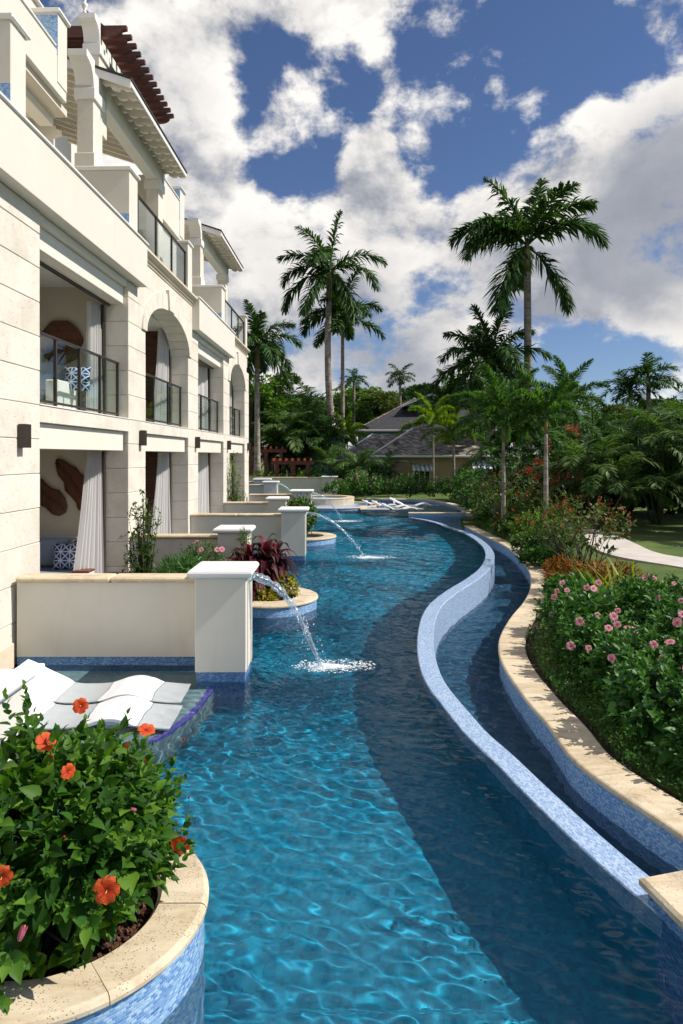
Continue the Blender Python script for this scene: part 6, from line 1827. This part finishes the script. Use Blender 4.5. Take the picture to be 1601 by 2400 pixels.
def hip_roof(name, x0, x1, y0, y1, ze, zr, mt, parent, rx0=None, rx1=None):
    ym = (y0 + y1) / 2; d = (y1 - y0) / 2
    a = rx0 if rx0 is not None else x0 + d; b = rx1 if rx1 is not None else x1 - d
    V = [(x0, y0, ze), (x1, y0, ze), (x1, y1, ze), (x0, y1, ze), (a, ym, zr), (b, ym, zr), (x0, y0, ze - .12), (x1, y0, ze - .12), (x1, y1, ze - .12), (x0, y1, ze - .12)]
    rf = part(name, (V, [(0, 1, 5, 4), (1, 2, 5), (2, 3, 4, 5), (3, 0, 4), (0, 6, 7, 1), (1, 7, 8, 2), (2, 8, 9, 3), (3, 9, 6, 0), (9, 8, 7, 6)]), M[mt], parent)
    part("gutter", box(x0 - .04, x1 + .04, y0 - .16, y0 - .01, ze - .14, ze + .01, .02), M['trimw'], rf)
    for (p, q) in (((x0, y0, ze), (a, ym, zr)), ((x1, y0, ze), (b, ym, zr))):
        part("hip_ridge", tube([p, q], [.07, .07], 6), M['trimw' if mt == 'shake' else 'shake'], rf)
    return rf
# tan house
th_ = tag(empty("tan_house", (0, 0, 0)), "low tan house with weathered shake roofs and striped awnings behind the pool", "house")
Y = 51.0
X = lambda px, Y: (px - 800.5) * Y / F
part("wall", box(X(893, Y), X(1215, Y), Y, Y + 7, 0, 2.62), M['tan'], th_)
part("wall", box(X(780, Y) + .3, X(893, Y) - .01, Y + 2.2, Y + 7, 0, 2.2), M['mint'], th_)
hip_roof("roof", X(868, Y), X(1235, Y), Y - .5, Y + 7.5, 2.62, 4.9, 'shake', th_, X(985, Y), X(1100, Y))
hip_roof("roof", X(780, Y), X(905, Y), Y + .2, Y + 7.5, 2.30, 4.35, 'shake', th_, X(880, Y), X(960, Y))
part("vent", box(X(1165, Y), X(1180, Y), Y + 1, Y + 1.4, 3.4, 4.1), M['trimw'], th_)
def window(px0, px1, py0, py1, Y, parent, yoff=0):
    x0, x1 = X(px0, Y), X(px1, Y); z0, z1 = atd(0, py1, Y)[2], atd(0, py0, Y)[2]
    w = part("window", box(x0, x1, Y - .06 + yoff, Y - .01 + yoff, z0, z1), M['trimw'], parent)
    n = 3
    for k in range(n):
        a = x0 + (x1 - x0) * k / n + .06; b = x0 + (x1 - x0) * (k + 1) / n - .04
        part("pane", box(a, b, Y - .075 + yoff, Y - .061 + yoff, z0 + .06, z1 - .06), M['dark'], w)
    return w
window(970, 1008, c5(0, 790)[1], c5(0, 872)[1], Y, th_)
window(1107, 1160, c6(0, 790)[1], c6(0, 830)[1], Y, th_)
M['awnw'] = simple("awning_white", (.68, .68, .66), .9); M['awnb'] = simple("awning_blue_grey", (.20, .27, .36), .9)
def awning(px0, px1, py0, py1, Y, parent, depth=.9, n=9):
    x0, x1 = X(px0, Y), X(px1, Y); z1, z0 = atd(0, py0, Y)[2], atd(0, py1, Y)[2] + .12
    for k in range(n * 2 - 1):
        a, b = x0 + (x1 - x0) * k / (2 * n - 1), x0 + (x1 - x0) * (k + 1) / (2 * n - 1)
        part("awning_stripe", prism([(Y - .02, z1), (Y - depth, z0), (Y - depth - .01, z0 - .14), (Y - depth + .01, z0 - .14), (Y - depth + .02, z0 - .01), (Y - .02, z1 - .04)], a, b, 'x'), M['awnw' if k % 2 == 0 else 'awnb'], parent)
awning(965, 1012, c5(0, 755)[1], c5(0, 792)[1], Y, th_, n=5)
awning(1104, 1163, c6(0, 730)[1], c6(0, 790)[1], Y, th_, n=5)
awning(855, 890, c5(0, 735)[1], c5(0, 790)[1], Y, th_, n=4)
# mint house with dark hip roof and finial
mh = tag(empty("mint_house", (0, 0, 0)), "mint green two-storey house with dark hip roof and white finial", "house")
Y2 = 60.0
part("wall", box(X(845, Y2), X(1190, Y2), Y2, Y2 + 9, 0, 4.75), M['mint'], mh)
hip_roof("roof", X(832, Y2), X(1200, Y2), Y2 - .6, Y2 + 9.5, 4.85, 8.0, 'shingle', mh, X(975, Y2 + 4), X(1050, Y2 + 4))
fx_, fz_ = X(1010, Y2 + 2), 8.3
dg = part("gable", prism([(fx_ - 2.6, 7.0), (fx_, 8.05), (fx_ + 2.6, 7.0)], Y2 + 1.4, Y2 + 5, 'y'), M['shingle'], mh)
part("gable_board", prism([(fx_ - 2.75, 6.95), (fx_ - 2.75, 7.07), (fx_, 8.22), (fx_ + 2.75, 7.07), (fx_ + 2.75, 6.95), (fx_, 8.06)][::-1], Y2 + 1.25, Y2 + 1.39, 'y'), M['trimw'], dg)
part("gable_louvre", prism([(fx_ - 2.2, 7.05), (fx_ + 2.2, 7.05), (fx_, 7.95)], Y2 + 1.32, Y2 + 1.395, 'y'), M['mint'], dg)
part("finial", lathe([(0, 8.0), (.09, 8.05), (.05, 8.2), (.12, 8.35), (.05, 8.5), (.03, 8.9), (0, 9.5)], 8, fx_, Y2 + 1.3), M['trimw'], dg, True)
window(868, 905, 1020, 1050, Y2, mh); window(960, 1000, 1020, 1050, Y2, mh)
# mint wing on the left with dark openings
mw = tag(empty("mint_wing", (0, 0, 0)), "mint green house wing with dark arched opening left of the leaning palm", "house")
Y3 = 56.0
part("wall", box(X(715, Y3), X(800, Y3), Y3, Y3 + 5, 0, 4.4), M['mint'], mw)
hip_roof("roof", X(700, Y3), X(812, Y3), Y3 - .5, Y3 + 5.5, 4.4, 5.3, 'shake', mw)
window(765, 790, 1045, 1070, Y3, mw); window(765, 788, 1080, 1105, Y3, mw)
# red-brown pergolas in the back
def far_pergola(px0, px1, pyt, Y, depth, label, npost=3):
    r = tag(empty("pergola", (0, 0, 0)), label, "pergola", "red-brown pergolas behind the far walls")
    x0, x1 = X(px0, Y), X(px1, Y); zt = atd(0, pyt, Y)[2]
    for k in range(npost):
        for yy in (Y, Y + depth):
            xx = x0 + .4 + (x1 - x0 - .8) * k / (npost - 1); part("post", box(xx - .12, xx + .12, yy - .12, yy + .12, 0, zt - .3), M['pergola'], r)
    for yy in (Y - .12, Y + depth): part("beam", box(x0, x1, yy, yy + .12, zt - .299, zt - .05), M['pergola'], r)
    x = x0 + .1; 
    while x < x1: part("rafter", box(x, x + .07, Y - .5, Y + depth + .5, zt - .049, zt + .12), M['pergola2'], r); x += .42
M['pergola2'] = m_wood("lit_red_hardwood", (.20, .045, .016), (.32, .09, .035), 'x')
far_pergola(575, 672, c5(0, 655)[1], 48.5, 2.5, "higher red-brown pergola next to the building's far corner")
far_pergola(636, 735, c5(0, 727)[1], 46.5, 2.0, "lower red-brown pergola in front of the mint wing")
for o in RECV:
    o.cycles.is_caustics_receiver = True
